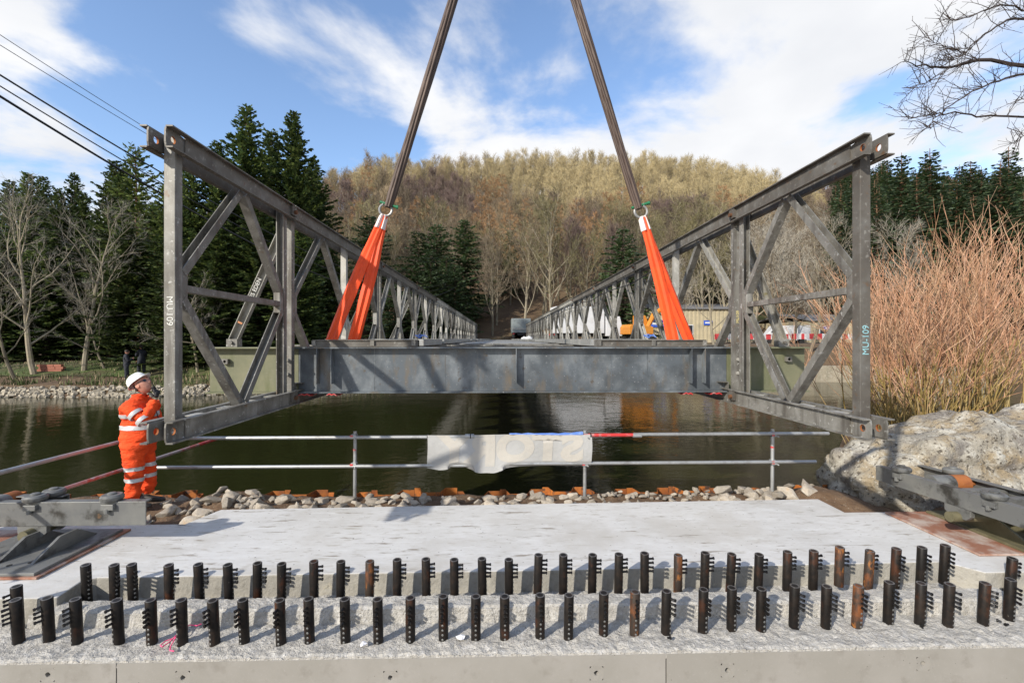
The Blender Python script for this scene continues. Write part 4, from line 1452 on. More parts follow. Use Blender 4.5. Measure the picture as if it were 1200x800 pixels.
bb = MB()
fr = [banner_pt(i / NXB, j / NZB) for j in range(NZB + 1) for i in range(NXB + 1)]
off = len(fr)
W1 = NXB + 1
qs = [(j * W1 + i, (j + 1) * W1 + i, (j + 1) * W1 + i + 1, j * W1 + i + 1) for j in range(NZB) for i in range(NXB)]
bb.add(fr + [p + Vector((0, 0.003, 0)) for p in fr], qs + [tuple(off + k for k in reversed(q)) for q in qs])
ban = tag(bb.obj('banner', M['tarp'], smooth=True), 'wrinkled grey plastic banner tied to the scaffold railing, faded word seen from behind', 'banner')
dg_txt = text_mesh('lettering', 'STORY', 0.40, M['tarpletter'], ban, Matrix.Identity(4), 0.0, 0.022)
me = dg_txt.data
bmx = bmesh.new()
bmx.from_mesh(me)
bmesh.ops.triangulate(bmx, faces=bmx.faces)
for _ in range(3):
    bmesh.ops.subdivide_edges(bmx, edges=[e for e in bmx.edges if e.calc_length() > 0.05], cuts=1)
    bmesh.ops.triangulate(bmx, faces=bmx.faces)
wd = max(v.co.x for v in bmx.verts) - min(v.co.x for v in bmx.verts)
for v in bmx.verts:
    u = 0.51 - v.co.x / wd * 0.90          # mirrored
    vv_ = 0.44 - v.co.y * 2.75
    p = banner_pt(min(1, max(0, u)), min(1, max(0, vv_)))
    v.co = p + Vector((0, -0.0035, 0))
bmx.to_mesh(me)
bmx.free()
bt = MB()
a0, a1 = at(597, 510, 6.5).x, at(683, 508, 6.5).x
bt.tube([(a0 + (a1 - a0) * k / 12, RY - 0.006 - 0.004 * math.sin(k * 1.7), RZ1 + 0.014 + 0.004 * math.sin(k * 2.3) + 0.018 * max(0, k - 9) / 3) for k in range(13)], [0.026 + 0.004 * math.sin(k * 2.9) for k in range(13)], 10)
bt.obj('blue_hem', M['bluetarp'], ban, True)
for u in (0.0, 0.26, 0.52, 0.77, 0.995):
    p = banner_pt(u, 0)
    t = MB()
    t.lathe((p.x, RY, RZ1), [(TR + 0.009, -0.007), (TR + 0.009, 0.007)], 12, 'x')
    t.obj('cable_tie', M['cable'], ban)

# ------------------------------------------------------------------ launching rollers
def roller_unit(root, hb, top, sep, y0, y1, mat_, guides, rollers, cross, saddle, loc=(0, 0), rot=0.0, tiltx=0.0, back_y0=None):
    """two side beams along local y with rollers between; all given in the unit's own frame"""
    body = MB()

    def put(o):
        o.location = (loc[0], loc[1], 0)
        o.rotation_euler = (tiltx, 0, rot)
        return o
    for s in (-1, 1):
        b_ = MB()
        pr_ = cprof(0.085, hb, 0.012)
        if s > 0:
            pr_ = [(-a, c) for a, c in pr_]
        pr_ = [(-(a) if False else a, c) for a, c in pr_]
        b_.extrude([(a + s * sep / 2 - s * 0.0, c) for a, c in ([(-a2, c2) for a2, c2 in pr_])], (0, back_y0 if (s > 0 and back_y0 is not None) else y0, top - hb / 2), (0, y1, top - hb / 2), right=(1, 0, 0))
        put(b_.obj('side_beam', mat_, root, bevel=0.004))
    for y in cross:
        c = MB()
        c.b2(-sep / 2 + 0.014, sep / 2 - 0.014, y - 0.05, y + 0.05, top - hb * 0.75, top - 0.03)
        put(c.obj('cross_member', mat_, root, bevel=0.005))
    for y, hw in rollers:
        c = MB()
        c.lathe((0, y, top - 0.055), [(0.03, -sep / 2 + 0.012), (0.03, -hw), (0.092, -hw), (0.092, hw * 0.15)], 24, 'x', 0)
        c.lathe((0, y, top - 0.055), [(0.0925, hw * 0.15), (0.0925, hw), (0.03, hw), (0.03, sep / 2 - 0.012)], 24, 'x', 1)
        put(c.obj('roller', [mat_, M['rust']], root, True))
    for s, y in guides:
        x = s * sep / 2
        g = MB()
        g.lathe((x - s * 0.045, y, top + 0.004), [(0.088, 0.0), (0.098, 0.012), (0.098, 0.038), (0.082, 0.055), (0.04, 0.058), (0.04, 0.068), (0.03, 0.074), (0.0, 0.075)], 20)
        go = put(g.obj('guide_roller', mat_, root, True))
        h = MB()
        h.b2(x + s * 0.0, x + s * 0.034, y - 0.07, y + 0.05, top - 0.075, top - 0.02)
        h.tube([(x + s * 0.02, y, top - 0.11), (x + s * 0.02, y, top - 0.06)], 0.024, 6)
        put(h.obj('roller_bracket', mat_, root, bevel=0.004))
    ys, zs = saddle
    for s in (-1, 1):
        sd = MB()
        x = s * (sep / 2 - 0.03)
        q = [(-0.14, 0), (0.14, 0), (0.14, -0.07), (0.085, -0.115), (-0.085, -0.115), (-0.14, -0.07)]
        sd.extrude(q, (x - 0.022, ys, top - hb + 0.0), (x + 0.022, ys, top - hb + 0.0), right=(0, 1, 0))
        put(sd.obj('saddle_plate', mat_, root, bevel=0.004))
    ax = MB()
    ax.tube([(-sep / 2 - 0.08, ys, zs), (sep / 2 + 0.08, ys, zs)], 0.052, 18)
    put(ax.obj('axle', M['olive'], root, True))


def pedestal(root, x0, x1, y0, y1, ribs, z=0.0, apex=0.2, ya=0.0, mat_=None, holes=()):
    MB().b2(x0, x1, y0, y1, z + 0.024, z + 0.05).obj('base_plate', mat_ or M['olive'], root, bevel=0.003)
    for x in ribs:
        r = MB()
        q = [(y0 + 0.16, z + 0.05), (y1 - 0.12, z + 0.05), (ya + 0.09, apex), (ya - 0.09, apex)]
        r.extrude([(a, b_) for a, b_ in q], (x - 0.014, 0, 0), (x + 0.014, 0, 0), right=(0, 1, 0))
        r.obj('rib_plate', mat_ or M['olive'], root)
    for hx, hy in holes:
        h = MB()
        h.lathe((hx, hy, z + 0.0505), [(0.022, 0.0), (0.022, 0.0012)], 12)
        h.obj('bolt_hole', M['dark'], root)


def bearing_plate(label, x0, x1, y0, y1, rz=0.0):
    p = MB()
    p.b2(x0, x1, y0, y1, 0.004, 0.023)
    o = p.obj('steel_plate', M['rustplate'], None, bevel=0.003)
    return tag(o, label, 'steel plate', 'rusty bearing plates')


# right unit, along the bridge
bearing_plate('rusty pink steel plate on the slab under the roller unit by the boulder', 4.56, 6.3, 4.36, 5.46)
ru = thing('launching_roller', 'grey steel launching roller frame beside the boulder on its muddy base', 'roller unit', (0, 0, 0), 0, 'launching roller units')
pedestal(ru, 5.02, 5.85, 4.2, 5.42, (5.12, 5.48), 0.0, 0.26, 4.88)
roller_unit(ru, 0.18, 0.52, 0.62, -0.75, 1.05, M['oilsteel'], ((-1, 0.72), (1, 0.62), (-1, -0.32), (1, -0.45)), ((0.42, 0.2), (-0.62, 0.2)), (0.1, -0.2), (0.02, 0.235), (5.03, 4.72), R(0.5), R(-1.8))
# left unit, slewed across
bearing_plate('rusty pink steel plate on the slab under the slewed roller unit by the worker', -6.3, -3.98, 4.14, 5.18)
lu = thing('launching_roller', 'grey steel launching roller frame slewed across its base near the worker', 'roller unit', (0, 0, 0), 0, 'launching roller units')
pedestal(lu, -4.98, -4.02, 4.16, 5.12, (-4.52, -4.20), 0.0, 0.19, 4.68, M['oilsteel'], ((-4.62, 4.33), (-4.53, 4.28), (-4.38, 4.31), (-4.24, 4.36)))
roller_unit(lu, 0.235, 0.475, 0.26, -1.08, 1.25, M['oilsteel'], ((-1, 0.02), (1, 0.0), (-1, -0.72), (1, 0.75)), ((0.42, 0.13),), (0.16, 0.65), (0.02, 0.17), (-4.56, 4.84), R(90), 0.0, -0.12)
# ------------------------------------------------------------------ people
def skin_obj(name, nodes, edges, m, parent=None, root=0, sub=2, mats=None):
    """continuous body grown round a skeleton: nodes = {key: (x, y, z, rx, ry)}"""
    keys = list(nodes)
    me = bpy.data.meshes.new(name)
    me.from_pydata([nodes[k][:3] for k in keys], [(keys.index(a), keys.index(b_)) for a, b_ in edges], [])
    o = bpy.data.objects.new(name, me)
    COL.objects.link(o)
    sk = o.modifiers.new('skin', 'SKIN')
    sk.use_smooth_shade = True
    for i, k in enumerate(keys):
        sv = me.skin_vertices[0].data[i]
        sv.radius = nodes[k][3:5]
        sv.use_root = (i == root)
    ss = o.modifiers.new('sub', 'SUBSURF')
    ss.levels = sub
    ss.render_levels = sub
    dg = bpy.context.evaluated_depsgraph_get()
    me2 = bpy.data.meshes.new_from_object(o.evaluated_get(dg))
    bpy.data.objects.remove(o)
    me2.name = name
    me2.materials.clear()
    me2.materials.append(m)
    me2.polygons.foreach_set('use_smooth', [True] * len(me2.polygons))
    return link(name, me2, parent)


def slice_band(src, z0, z1, m, parent, test, off=0.006):
    """a strip of tape: the part of the body skin between two heights, lifted off it"""
    bm = bmesh.new()
    bm.from_mesh(src.data)
    bmesh.ops.delete(bm, geom=[f for f in bm.faces if not test(f.calc_center_median())], context='FACES')
    for z, nrm in ((z0, (0, 0, -1)), (z1, (0, 0, 1))):
        bmesh.ops.bisect_plane(bm, geom=bm.verts[:] + bm.edges[:] + bm.faces[:], plane_co=(0, 0, z), plane_no=nrm, clear_outer=True)
    bm.normal_update()
    vn = {v: v.normal.copy() for v in bm.verts}
    for v in bm.verts:
        v.co += Vector((vn[v].x, vn[v].y, vn[v].z * 0.3)) * off
    me = bpy.data.meshes.new('reflective_band')
    bm.to_mesh(me)
    bm.free()
    me.materials.clear()
    me.materials.append(m)
    return link('reflective_band', me, parent)


def head_mesh(parent, loc, pitch, yaw=0.0, s=1.0, m='skin'):
    bm = bmesh.new()
    bmesh.ops.create_uvsphere(bm, u_segments=40, v_segments=30, radius=1.0)
    for v in bm.verts:
        d = v.co.copy()
        x, y, z = d.x * 0.098, d.y * 0.078, d.z * 0.122
        if d.z < 0:                      # jaw narrows, face plane forward
            y *= 1 - 0.28 * (-d.z)
            if d.x > 0:
                x *= 1 + 0.06 * (-d.z)
            else:
                x *= 1 + 0.30 * d.z * 0.9
        if d.x > 0.2:
            x = x - 0.012 * max(0, d.x - 0.6)
            # nose
            x += 0.030 * math.exp(-(y / 0.014) ** 2 - ((z + 0.012) / 0.022) ** 2) + 0.012 * math.exp(-(y / 0.012) ** 2 - ((z - 0.018) / 0.03) ** 2)
            # brow, eye sockets
            x += 0.006 * math.exp(-((z - 0.040) / 0.010) ** 2)
            for e in (-1, 1):
                x -= 0.011 * math.exp(-((y - e * 0.032) / 0.016) ** 2 - ((z - 0.018) / 0.013) ** 2)
            # lips and chin, mouth line
            x += 0.008 * math.exp(-(y / 0.026) ** 2 - ((z + 0.052) / 0.014) ** 2)
            x -= 0.007 * math.exp(-(y / 0.024) ** 2 - ((z + 0.055) / 0.0035) ** 2)
            x += 0.011 * math.exp(-(y / 0.028) ** 2 - ((z + 0.095) / 0.018) ** 2)
        v.co = Vector((x, y, z)) * s
    me = bpy.data.meshes.new('head')
    bm.to_mesh(me)
    bm.free()
    me.materials.append(M[m])
    me.polygons.foreach_set('use_smooth', [True] * len(me.polygons))
    o = link('head', me, parent)
    o.location = loc
    o.rotation_euler = (0, -pitch, yaw)
    for e in (-1, 1):
        er = MB()
        er.lathe((-0.008 * s, e * 0.077 * s, -0.004 * s), [(0.0, -0.006), (0.026 * s, -0.004), (0.030 * s, 0.002), (0.02 * s, 0.008), (0.0, 0.006)], 14, 'y')
        er.obj('ear', M[m], o, True)
    return o


def person(label, loc, rz, m, sc=1.0, bulk=1.0, arms='phone', group=None, cat='person', sub=2):
    root = thing('person', label, cat, loc, rz, group)
    root.scale = (sc, sc, sc)
    B = bulk
    nd = {
        'pelvis': (-0.02, 0, 0.84, 0.165 * B, 0.175 * B),
        'belly': (0.035, 0, 1.00, 0.20 * B, 0.205 * B),
        'chest': (0.01, 0, 1.18, 0.175 * B, 0.205 * B),
        'upper': (-0.015, 0, 1.32, 0.125 * B, 0.17 * B),
        'neck': (-0.005, 0, 1.435, 0.075, 0.075),
        'neck2': (0.008, 0, 1.485, 0.062, 0.064),
        'shR': (-0.02, -0.20 * B, 1.335, 0.092, 0.092), 'shL': (-0.02, 0.20 * B, 1.335, 0.092, 0.092),
        'hipR': (-0.01, -0.105, 0.74, 0.128 * B, 0.128 * B), 'hipL': (-0.01, 0.105, 0.74, 0.128 * B, 0.128 * B),
        'thR': (0.012, -0.118, 0.57, 0.115, 0.112), 'thL': (0.03, 0.118, 0.57, 0.115, 0.112),
        'knR': (0.02, -0.12, 0.42, 0.10, 0.098), 'knL': (0.05, 0.12, 0.42, 0.10, 0.098),
        'caR': (-0.005, -0.12, 0.24, 0.098, 0.092), 'caL': (0.03, 0.125, 0.24, 0.098, 0.092),
        'anR': (0.0, -0.12, 0.085, 0.09, 0.085), 'anL': (0.035, 0.125, 0.085, 0.09, 0.085),
    }
    if arms == 'radio':
        nd.update({'elR': (0.19, -0.25, 1.16, 0.080, 0.080), 'foR': (0.235, -0.185, 1.285, 0.068, 0.068), 'wrR': (0.255, -0.115, 1.41, 0.056, 0.056),
                   'elL': (0.06, 0.30, 1.08, 0.075, 0.075), 'foL': (0.16, 0.27, 1.03, 0.064, 0.064), 'wrL': (0.25, 0.22, 1.02, 0.053, 0.053)})
    elif arms == 'phone':
        nd.update({'elR': (0.06, -0.26, 1.08, 0.068, 0.068), 'foR': (0.17, -0.22, 1.13, 0.056, 0.056), 'wrR': (0.25, -0.15, 1.20, 0.046, 0.046),
                   'elL': (0.06, 0.26, 1.08, 0.068, 0.068), 'foL': (0.17, 0.2, 1.13, 0.056, 0.056), 'wrL': (0.25, 0.12, 1.20, 0.046, 0.046)})
    else:
        nd.update({'elR': (-0.02, -0.27, 1.06, 0.066, 0.066), 'foR': (0.02, -0.28, 0.94, 0.055, 0.055), 'wrR': (0.05, -0.27, 0.82, 0.045, 0.045),
                   'elL': (-0.02, 0.27, 1.06, 0.066, 0.066), 'foL': (0.02, 0.28, 0.94, 0.055, 0.055), 'wrL': (0.05, 0.27, 0.82, 0.045, 0.045)})
    ed = [('pelvis', 'belly'), ('belly', 'chest'), ('chest', 'upper'), ('upper', 'neck'), ('neck', 'neck2'), ('upper', 'shR'), ('upper', 'shL'),
          ('shR', 'elR'), ('elR', 'foR'), ('foR', 'wrR'), ('shL', 'elL'), ('elL', 'foL'), ('foL', 'wrL'),
          ('pelvis', 'hipR'), ('pelvis', 'hipL'), ('hipR', 'thR'), ('thR', 'knR'), ('knR', 'caR'), ('caR', 'anR'), ('hipL', 'thL'), ('thL', 'knL'), ('knL', 'caL'), ('caL', 'anL')]
    body = skin_obj('body', nd, ed, m, root, sub=sub)
    # cloth folds
    if sc > 0.5:
        for v in body.data.vertices:
            n = v.normal
            z = v.co.z
            a = 0.020 * fbm(v.co.x * 2.2, v.co.y * 2.2, z * 5.5, 2.6, 4)
            a += 0.010 * nz3(v.co.x * 1.5, v.co.y * 1.5, z * 2.6, 13) + 0.004 * math.sin(z * 60 + 9 * nz3(v.co.x, v.co.y, z, 5)) * math.exp(-((z - 0.88) / 0.07) ** 2)
            if z < 0.62:
                a += 0.007 * math.sin(z * 42 + 5 * nz3(v.co.x, v.co.y, z, 6)) * (0.35 + 0.65 * (z < 0.34))
            v.co += n * a
    for k in ('R', 'L'):
        a = nd['an' + k]
        bt = MB()
        P, fs = [], []
        N = 14
        secs = [(-0.085, 0.030, 0.05, 0.0), (-0.07, 0.042, 0.085, 0.0), (0.0, 0.047, 0.10, 0.0), (0.07, 0.048, 0.075, 0.0), (0.14, 0.050, 0.062, 0.0), (0.19, 0.040, 0.05, 0.0), (0.21, 0.02, 0.03, 0.004)]
        for sx_, hw, hh, z0 in secs:
            for q in range(N):
                t = 2 * math.pi * q / N
                cy, cz = math.cos(t), math.sin(t)
                P.append((a[0] + sx_, a[1] + hw * (abs(cy) ** 0.7) * (1 if cy > 0 else -1), z0 + hh / 2 + hh / 2 * (abs(cz) ** 0.6) * (1 if cz > 0 else -1)))
        for i in range(len(secs) - 1):
            fs += [(i * N + q, (i + 1) * N + q, (i + 1) * N + (q + 1) % N, i * N + (q + 1) % N) for q in range(N)]
        fs += [tuple(range(N)), tuple((len(secs) - 1) * N + q for q in range(N - 1, -1, -1))]
        bt.add(P, fs)
        bt.obj('boot', M['boot'], root, True)
    return root, body, nd


def hand(parent, wrist, direction, palm_n, side, m, curl=1.0, grip=None):
    """palm, four curled fingers and a thumb, one skin each rooted in the palm"""
    d = Vector(direction).normalized()
    n = Vector(palm_n)
    n = (n - d * n.dot(d)).normalized()
    a = d.cross(n) * side              # across the palm, towards the thumb
    w = Vector(wrist)
    hd = skin_obj('glove', {'w': (*w, 0.034, 0.034), 'p1': (*(w + d * 0.045), 0.026, 0.042), 'p2': (*(w + d * 0.09), 0.022, 0.043)}, [('w', 'p1'), ('p1', 'p2')], m, parent)
    for i, ln in enumerate((0.92, 1.0, 0.95, 0.78)):
        b0 = w + d * 0.085 + a * (0.03 - 0.02 * i)
        q1 = b0 + (d * 0.75 + n * 0.55 * curl) * 0.042 * ln
        q2 = q1 + (d * 0.05 + n * 0.95) * 0.032 * ln
        q3 = q2 + (-d * 0.75 + n * 0.45) * 0.024 * ln
        skin_obj('finger', {'a': (*(w + d * 0.06 + a * (0.022 - 0.015 * i)), 0.012, 0.012), 'b': (*b0, 0.0125, 0.0125), 'c': (*q1, 0.0118, 0.0118), 'd': (*q2, 0.0108, 0.0108), 'e': (*q3, 0.0095, 0.0095)},
                 [('a', 'b'), ('b', 'c'), ('c', 'd'), ('d', 'e')], m, hd, sub=1)
    t0 = w + d * 0.03 + a * 0.035
    t1 = t0 + (d * 0.6 + a * 0.5 + n * 0.5) * 0.042
    t2 = t1 + (d * 0.45 - a * 0.15 + n * 0.85) * 0.032
    skin_obj('thumb', {'a': (*(w + d * 0.025 + a * 0.015), 0.016, 0.016), 'b': (*t0, 0.0155, 0.0155), 'c': (*t1, 0.0135, 0.0135), 'd': (*t2, 0.0115, 0.0115)}, [('a', 'b'), ('b', 'c'), ('c', 'd')], m, hd, sub=1)
    return hd


wx, wy = -4.56, 6.06
worker, wb, nd = person('worker in orange high-visibility coveralls and white helmet speaking into a radio', (wx, wy, -0.03), R(8), M['hiviz'], 0.95, 1.10, 'radio', sub=3)
tors = lambda c: c.x ** 2 + c.y ** 2 < 0.105 and abs(c.y) < 0.27 and not (c.y < -0.18 and c.x > 0.13)
slice_band(wb, 1.03, 1.085, M['band'], wb, tors)
slice_band(wb, 1.185, 1.235, M['band'], wb, lambda c: tors(c) and abs(c.y) < 0.22)
for z in (0.355, 0.50):
    slice_band(wb, z, z + 0.05, M['band'], wb, lambda c: True)


def arm_band(p, q, t, r, wdt=0.05):
    p, q = Vector(p), Vector(q)
    c = p.lerp(q, t)
    d = (q - p).normalized()
    mb = MB()
    mb.tube([c - d * wdt / 2, c - d * wdt / 4, c + d * wdt / 4, c + d * wdt / 2], [r, r + 0.002, r + 0.002, r], 20, cap=False)
    return mb.obj('reflective_band', M['band'], wb, True)


arm_band(nd['shR'][:3], nd['elR'][:3], 0.55, 0.092)
arm_band(nd['shR'][:3], nd['elR'][:3], 0.98, 0.086)
# shoulder tape over the right shoulder
st = MB()
tp = [Vector((0.12, -0.13, 1.30)), Vector((0.095, -0.135, 1.39)), Vector((0.02, -0.14, 1.437)), Vector((-0.07, -0.14, 1.42)), Vector((-0.15, -0.135, 1.33))]
# collar
cl = MB()
N = 20
P, fs = [], []
for j, (r_, z) in enumerate(((0.098, 1.40), (0.096, 1.44), (0.092, 1.475), (0.097, 1.485), (0.085, 1.482), (0.08, 1.42))):
    for k in range(N):
        t = 2 * math.pi * k / N
        P.append((r_ * math.cos(t) + 0.012, r_ * 0.95 * math.sin(t), z - 0.035 * max(0, math.cos(t)) ** 2))
fs = [(j * N + k, j * N + (k + 1) % N, (j + 1) * N + (k + 1) % N, (j + 1) * N + k) for j in range(5) for k in range(N)]
cl.add(P, fs)
co_ = cl.obj('collar', M['hiviz'], wb, True)
co_.location = (0, 0, -0.012)
zp = MB()
zp.tube([(0.185, -0.02, 1.34), (0.225, -0.02, 1.22), (0.265, -0.02, 1.05), (0.255, -0.02, 0.92)], 0.006, 6)
zp.obj('zip', M['darkcloth'], wb)
hd = head_mesh(worker, (0.04, 0, 1.60), R(31), R(-10), 1.04)
# helmet, glasses
hm = MB()
N = 32
P, fs = [], []
rows = [(1.0, 0.030), (1.0, 0.045), (0.97, 0.075), (0.88, 0.105), (0.70, 0.132), (0.42, 0.150), (0.15, 0.156)]
for r_, z in rows:
    for k in range(N):
        t = 2 * math.pi * k / N
        ridge = 0.006 * math.exp(-(math.sin(t) / 0.18) ** 2) if z > 0.06 else 0
        P.append(((0.128 * r_) * math.cos(t) - 0.008, (0.108 * r_) * math.sin(t), z + ridge))
for j in range(len(rows) - 1):
    fs += [(j * N + k, j * N + (k + 1) % N, (j + 1) * N + (k + 1) % N, (j + 1) * N + k) for k in range(N)]
fs.append(tuple((len(rows) - 1) * N + k for k in range(N)))
hm.add(P, fs)
hel = hm.obj('helmet', M['helmet'], hd, True)
hel.location = (-0.018, 0, 0.026)
hel.rotation_euler = (0, R(-13), 0)
bp = MB()
P, fs = [], []
for j, (e, z, dz) in enumerate(((0.0, 0.040, 0), (1.0, 0.030, -0.006), (1.0, 0.025, -0.006), (0.0, 0.030, 0))):
    for k in range(N):
        t = 2 * math.pi * k / N
        c = math.cos(t)
        ex = e * (0.012 + 0.048 * max(0, c) ** 1.5)
        P.append(((0.1285 + ex) * c - 0.008, (0.1085 + e * 0.012) * math.sin(t), z + dz * max(0, c) * e))
fs = [(j * N + k, j * N + (k + 1) % N, ((j + 1) % 4) * N + (k + 1) % N, ((j + 1) % 4) * N + k) for j in range(4) for k in range(N)]
bp.add(P, fs)
bp.obj('brim', M['helmet'], hel, True)
hr = MB()
P = []
for r_, z in ((1.0, 0.035), (1.02, 0.0), (1.0, -0.045), (0.9, -0.055)):
    for k in range(13):
        t = math.pi * (0.62 + 0.76 * k / 12)
        P.append((0.101 * r_ * math.cos(t), 0.081 * r_ * math.sin(t), z))
hr.add(P, [(j * 13 + k, j * 13 + k + 1, (j + 1) * 13 + k + 1, (j + 1) * 13 + k) for j in range(3) for k in range(12)])
hr.obj('hair', M['hair'], hd, True)
gl = MB()
for e in (-1, 1):
    pts = []
    for k in range(14):
        t = 2 * math.pi * k / 14
        yy = e * 0.036 + 0.029 * math.cos(t)
        pts.append((0.093 - 3.2 * yy * yy, yy, 0.022 + 0.019 * math.sin(t)))
    gl.add([(0.094 - 3.2 * (0.036) ** 2, e * 0.036, 0.022)] + pts, [(0, 1 + k, 1 + (k + 1) % 14) for k in range(14)])
glo = gl.obj('glasses', M['lens'], hd)
gf = MB()
for e in (-1, 1):
    gf.tube([(0.082, e * 0.064, 0.03), (0.04, e * 0.083, 0.028), (-0.01, e * 0.085, 0.015)], 0.0035, 6)
gf.tube([(0.094, -0.01, 0.03), (0.096, 0, 0.032), (0.094, 0.01, 0.03)], 0.003, 6)
gf.obj('glasses_frame', M['cable'], hd)
# gloved right hand gripping the radio at the mouth
hand(wb, (0.258, -0.105, 1.43), (-0.05, 0.35, 0.95), (-0.75, 0.65, 0.1), 1, M['glove'])
hand(wb, (0.255, 0.215, 1.02), (0.9, -0.2, 0.1), (0.1, -0.9, 0.2), -1, M['glove'])
rd = thing('radio', 'small black handheld radio gripped in the glove of the orange-clad worker', 'radio', (0, 0, 0))
rb = MB()
rb.box((0, 0, 0), (0.034, 0.055, 0.115))
rb.obj('radio_case', M['rubber'], rd, bevel=0.006)
an = MB()
an.tube([(0, 0.018, 0.055), (0, 0.018, 0.20)], [0.006, 0.004], 8)
an.obj('aerial', M['cable'], rd)
mw = Matrix.Translation((wx, wy, -0.03)) @ Matrix.Rotation(R(8), 4, 'Z') @ Matrix.Scale(0.95, 4)
rd.matrix_world = mw @ Matrix.Translation((0.212, -0.045, 1.525)) @ Matrix.Rotation(R(-18), 4, 'Y') @ Matrix.Rotation(R(10), 4, 'X')

for px, py, w, lab, rz in ((148, 457, 27.2, 'person in dark jacket standing on the far bank, the one nearer the water', 40), (166, 458, 28.4, 'person in dark jacket on the far bank partly behind the worker helmet', 150)):
    p = at(px, py, w)
    z = ground_z(p.x, p.y)
    r_, b_, _ = person(lab, (p.x, p.y, z), R(rz), M['darkcloth'], 1.02, 0.88, 'phone', 'onlookers on the far bank')
    h_ = head_mesh(r_, (0.03, 0, 1.585), R(0))
    hb = MB()
    hb.lathe((-0.012, 0, 0.03), [(0.098, -0.03), (0.1, 0.02), (0.085, 0.07), (0.05, 0.095), (0, 0.1)], 16)
    hb.obj('hair', M['hair'], h_, True)
    for s in (-1, 1):
        hand(b_, (0.25, s * 0.14, 1.205), (0.8, -s * 0.4, 0.4), (0, -s, 0), s, M['skin'])
# ------------------------------------------------------------------ vegetation
def rot_about(d, ang, az, r=None):
    """direction tilted by ang from d, at azimuth az round it"""
    a = d.orthogonal().normalized()
    b_ = d.cross(a)
    return (d * math.cos(ang) + (a * math.cos(az) + b_ * math.sin(az)) * math.sin(ang)).normalized()


class TreeBuilder:
    def __init__(s, seed):
        s.r = random.Random(seed)
        s.wood, s.twig = MB(), MB()

    def limb(s, p, d, L, r0, r1, nseg, sides, wander, up, mb):
        pts, rad = [p.copy()], [r0]
        for i in range(nseg):
            d = (d + Vector((s.r.gauss(0, wander), s.r.gauss(0, wander), s.r.gauss(0, wander) + up))).normalized()
            p = p + d * (L / nseg)
            pts.append(p.copy())
            rad.append(r0 + (r1 - r0) * (i + 1) / nseg)
        mb.tube(pts, rad, sides, 0, False)
        return pts, d

    def thin(s, p, d, L, w):
        q = d.cross(Vector((s.r.gauss(0, 1), s.r.gauss(0, 1), s.r.gauss(0, 1)))).normalized() * w
        k = (d + Vector((s.r.gauss(0, .18), s.r.gauss(0, .18), s.r.gauss(0, .18) + 0.08))).normalized()
        m_ = p + d * L * 0.5
        s.twig.add([p - q, p + q, m_ + q * 0.7, m_ - q * 0.7, m_ + k * L * 0.55], [(0, 1, 2, 3), (3, 2, 4)])

    def build(s, H, tr, clear, spread, nl, nb, nt, nf, tw, up=0.10, ang=(0.5, 1.0), twl=1.0, lean=0.05, crown_pow=0.7, multi=1, cb=0.30):
        r = s.r
        for mstem in range(multi):
            d0 = Vector((r.gauss(0, lean), r.gauss(0, lean), 1)).normalized()
            if multi > 1:
                d0 = rot_about(Vector((0, 0, 1)), r.uniform(0.1, 0.35), r.uniform(0, 6.28))
            h = H * (1 if mstem == 0 else r.uniform(0.75, 0.95))
            pts, d = s.limb(Vector((0, 0, -0.3)), d0, h * 0.95, tr, tr * 0.12, 9, 7, 0.05, 0.05, s.wood)
            for i in range(nl // multi):
                t = clear + (1 - clear) * ((i + r.random()) / (nl // multi))
                t = min(0.985, t)
                k = t * 9
                i0 = min(8, int(k))
                p = pts[i0].lerp(pts[i0 + 1], k - i0)
                a = r.uniform(*ang) * (1.0 - 0.35 * t)
                dd = rot_about((pts[i0 + 1] - pts[i0]).normalized(), a, i * 2.4 + r.uniform(-0.6, 0.6))
                rel = (t - clear) / (1 - clear)
                L = spread * (cb + (1.2 - cb) * (1 - rel) ** crown_pow) * r.uniform(0.75, 1.2)
                lp, ld = s.limb(p, dd, L, tr * (0.42 - 0.26 * rel), tr * 0.06, 5, 5, 0.13, up, s.wood)
                for j in range(nb):
                    tt = 0.25 + 0.75 * (j + r.random()) / nb
                    k2 = tt * 5
                    j0 = min(4, int(k2))
                    q = lp[j0].lerp(lp[j0 + 1], k2 - j0)
                    bd = rot_about((lp[j0 + 1] - lp[j0]).normalized(), r.uniform(0.4, 0.95), r.uniform(0, 6.28))
                    bl = L * r.uniform(0.28, 0.5) * (1.15 - 0.5 * tt)
                    bp_, bdir = s.limb(q, bd, bl, max(0.012, tr * 0.09), 0.008, 3, 4, 0.16, up, s.wood)
                    for m_ in range(nt):
                        t3 = 0.15 + 0.85 * (m_ + r.random()) / nt
                        k3 = t3 * 3
                        m0 = min(2, int(k3))
                        q3 = bp_[m0].lerp(bp_[m0 + 1], k3 - m0)
                        td = rot_about((bp_[m0 + 1] - bp_[m0]).normalized(), r.uniform(0.35, 0.9), r.uniform(0, 6.28))
                        td = (td + Vector((0, 0, up * 1.5))).normalized()
                        tl = twl * r.uniform(0.6, 1.2)
                        s.thin(q3, td, tl, tw)
                        for f in range(nf):
                            s.thin(q3 + td * tl * r.uniform(0.2, 0.8), rot_about(td, r.uniform(0.35, 0.8), r.uniform(0, 6.28)), tl * r.uniform(0.4, 0.7), tw * 0.75)
        return s

    def meshes(s, wood, twig, name='tree'):
        return s.wood.mesh(name + '_trunk', wood, False), s.twig.mesh(name + '_crown', twig)


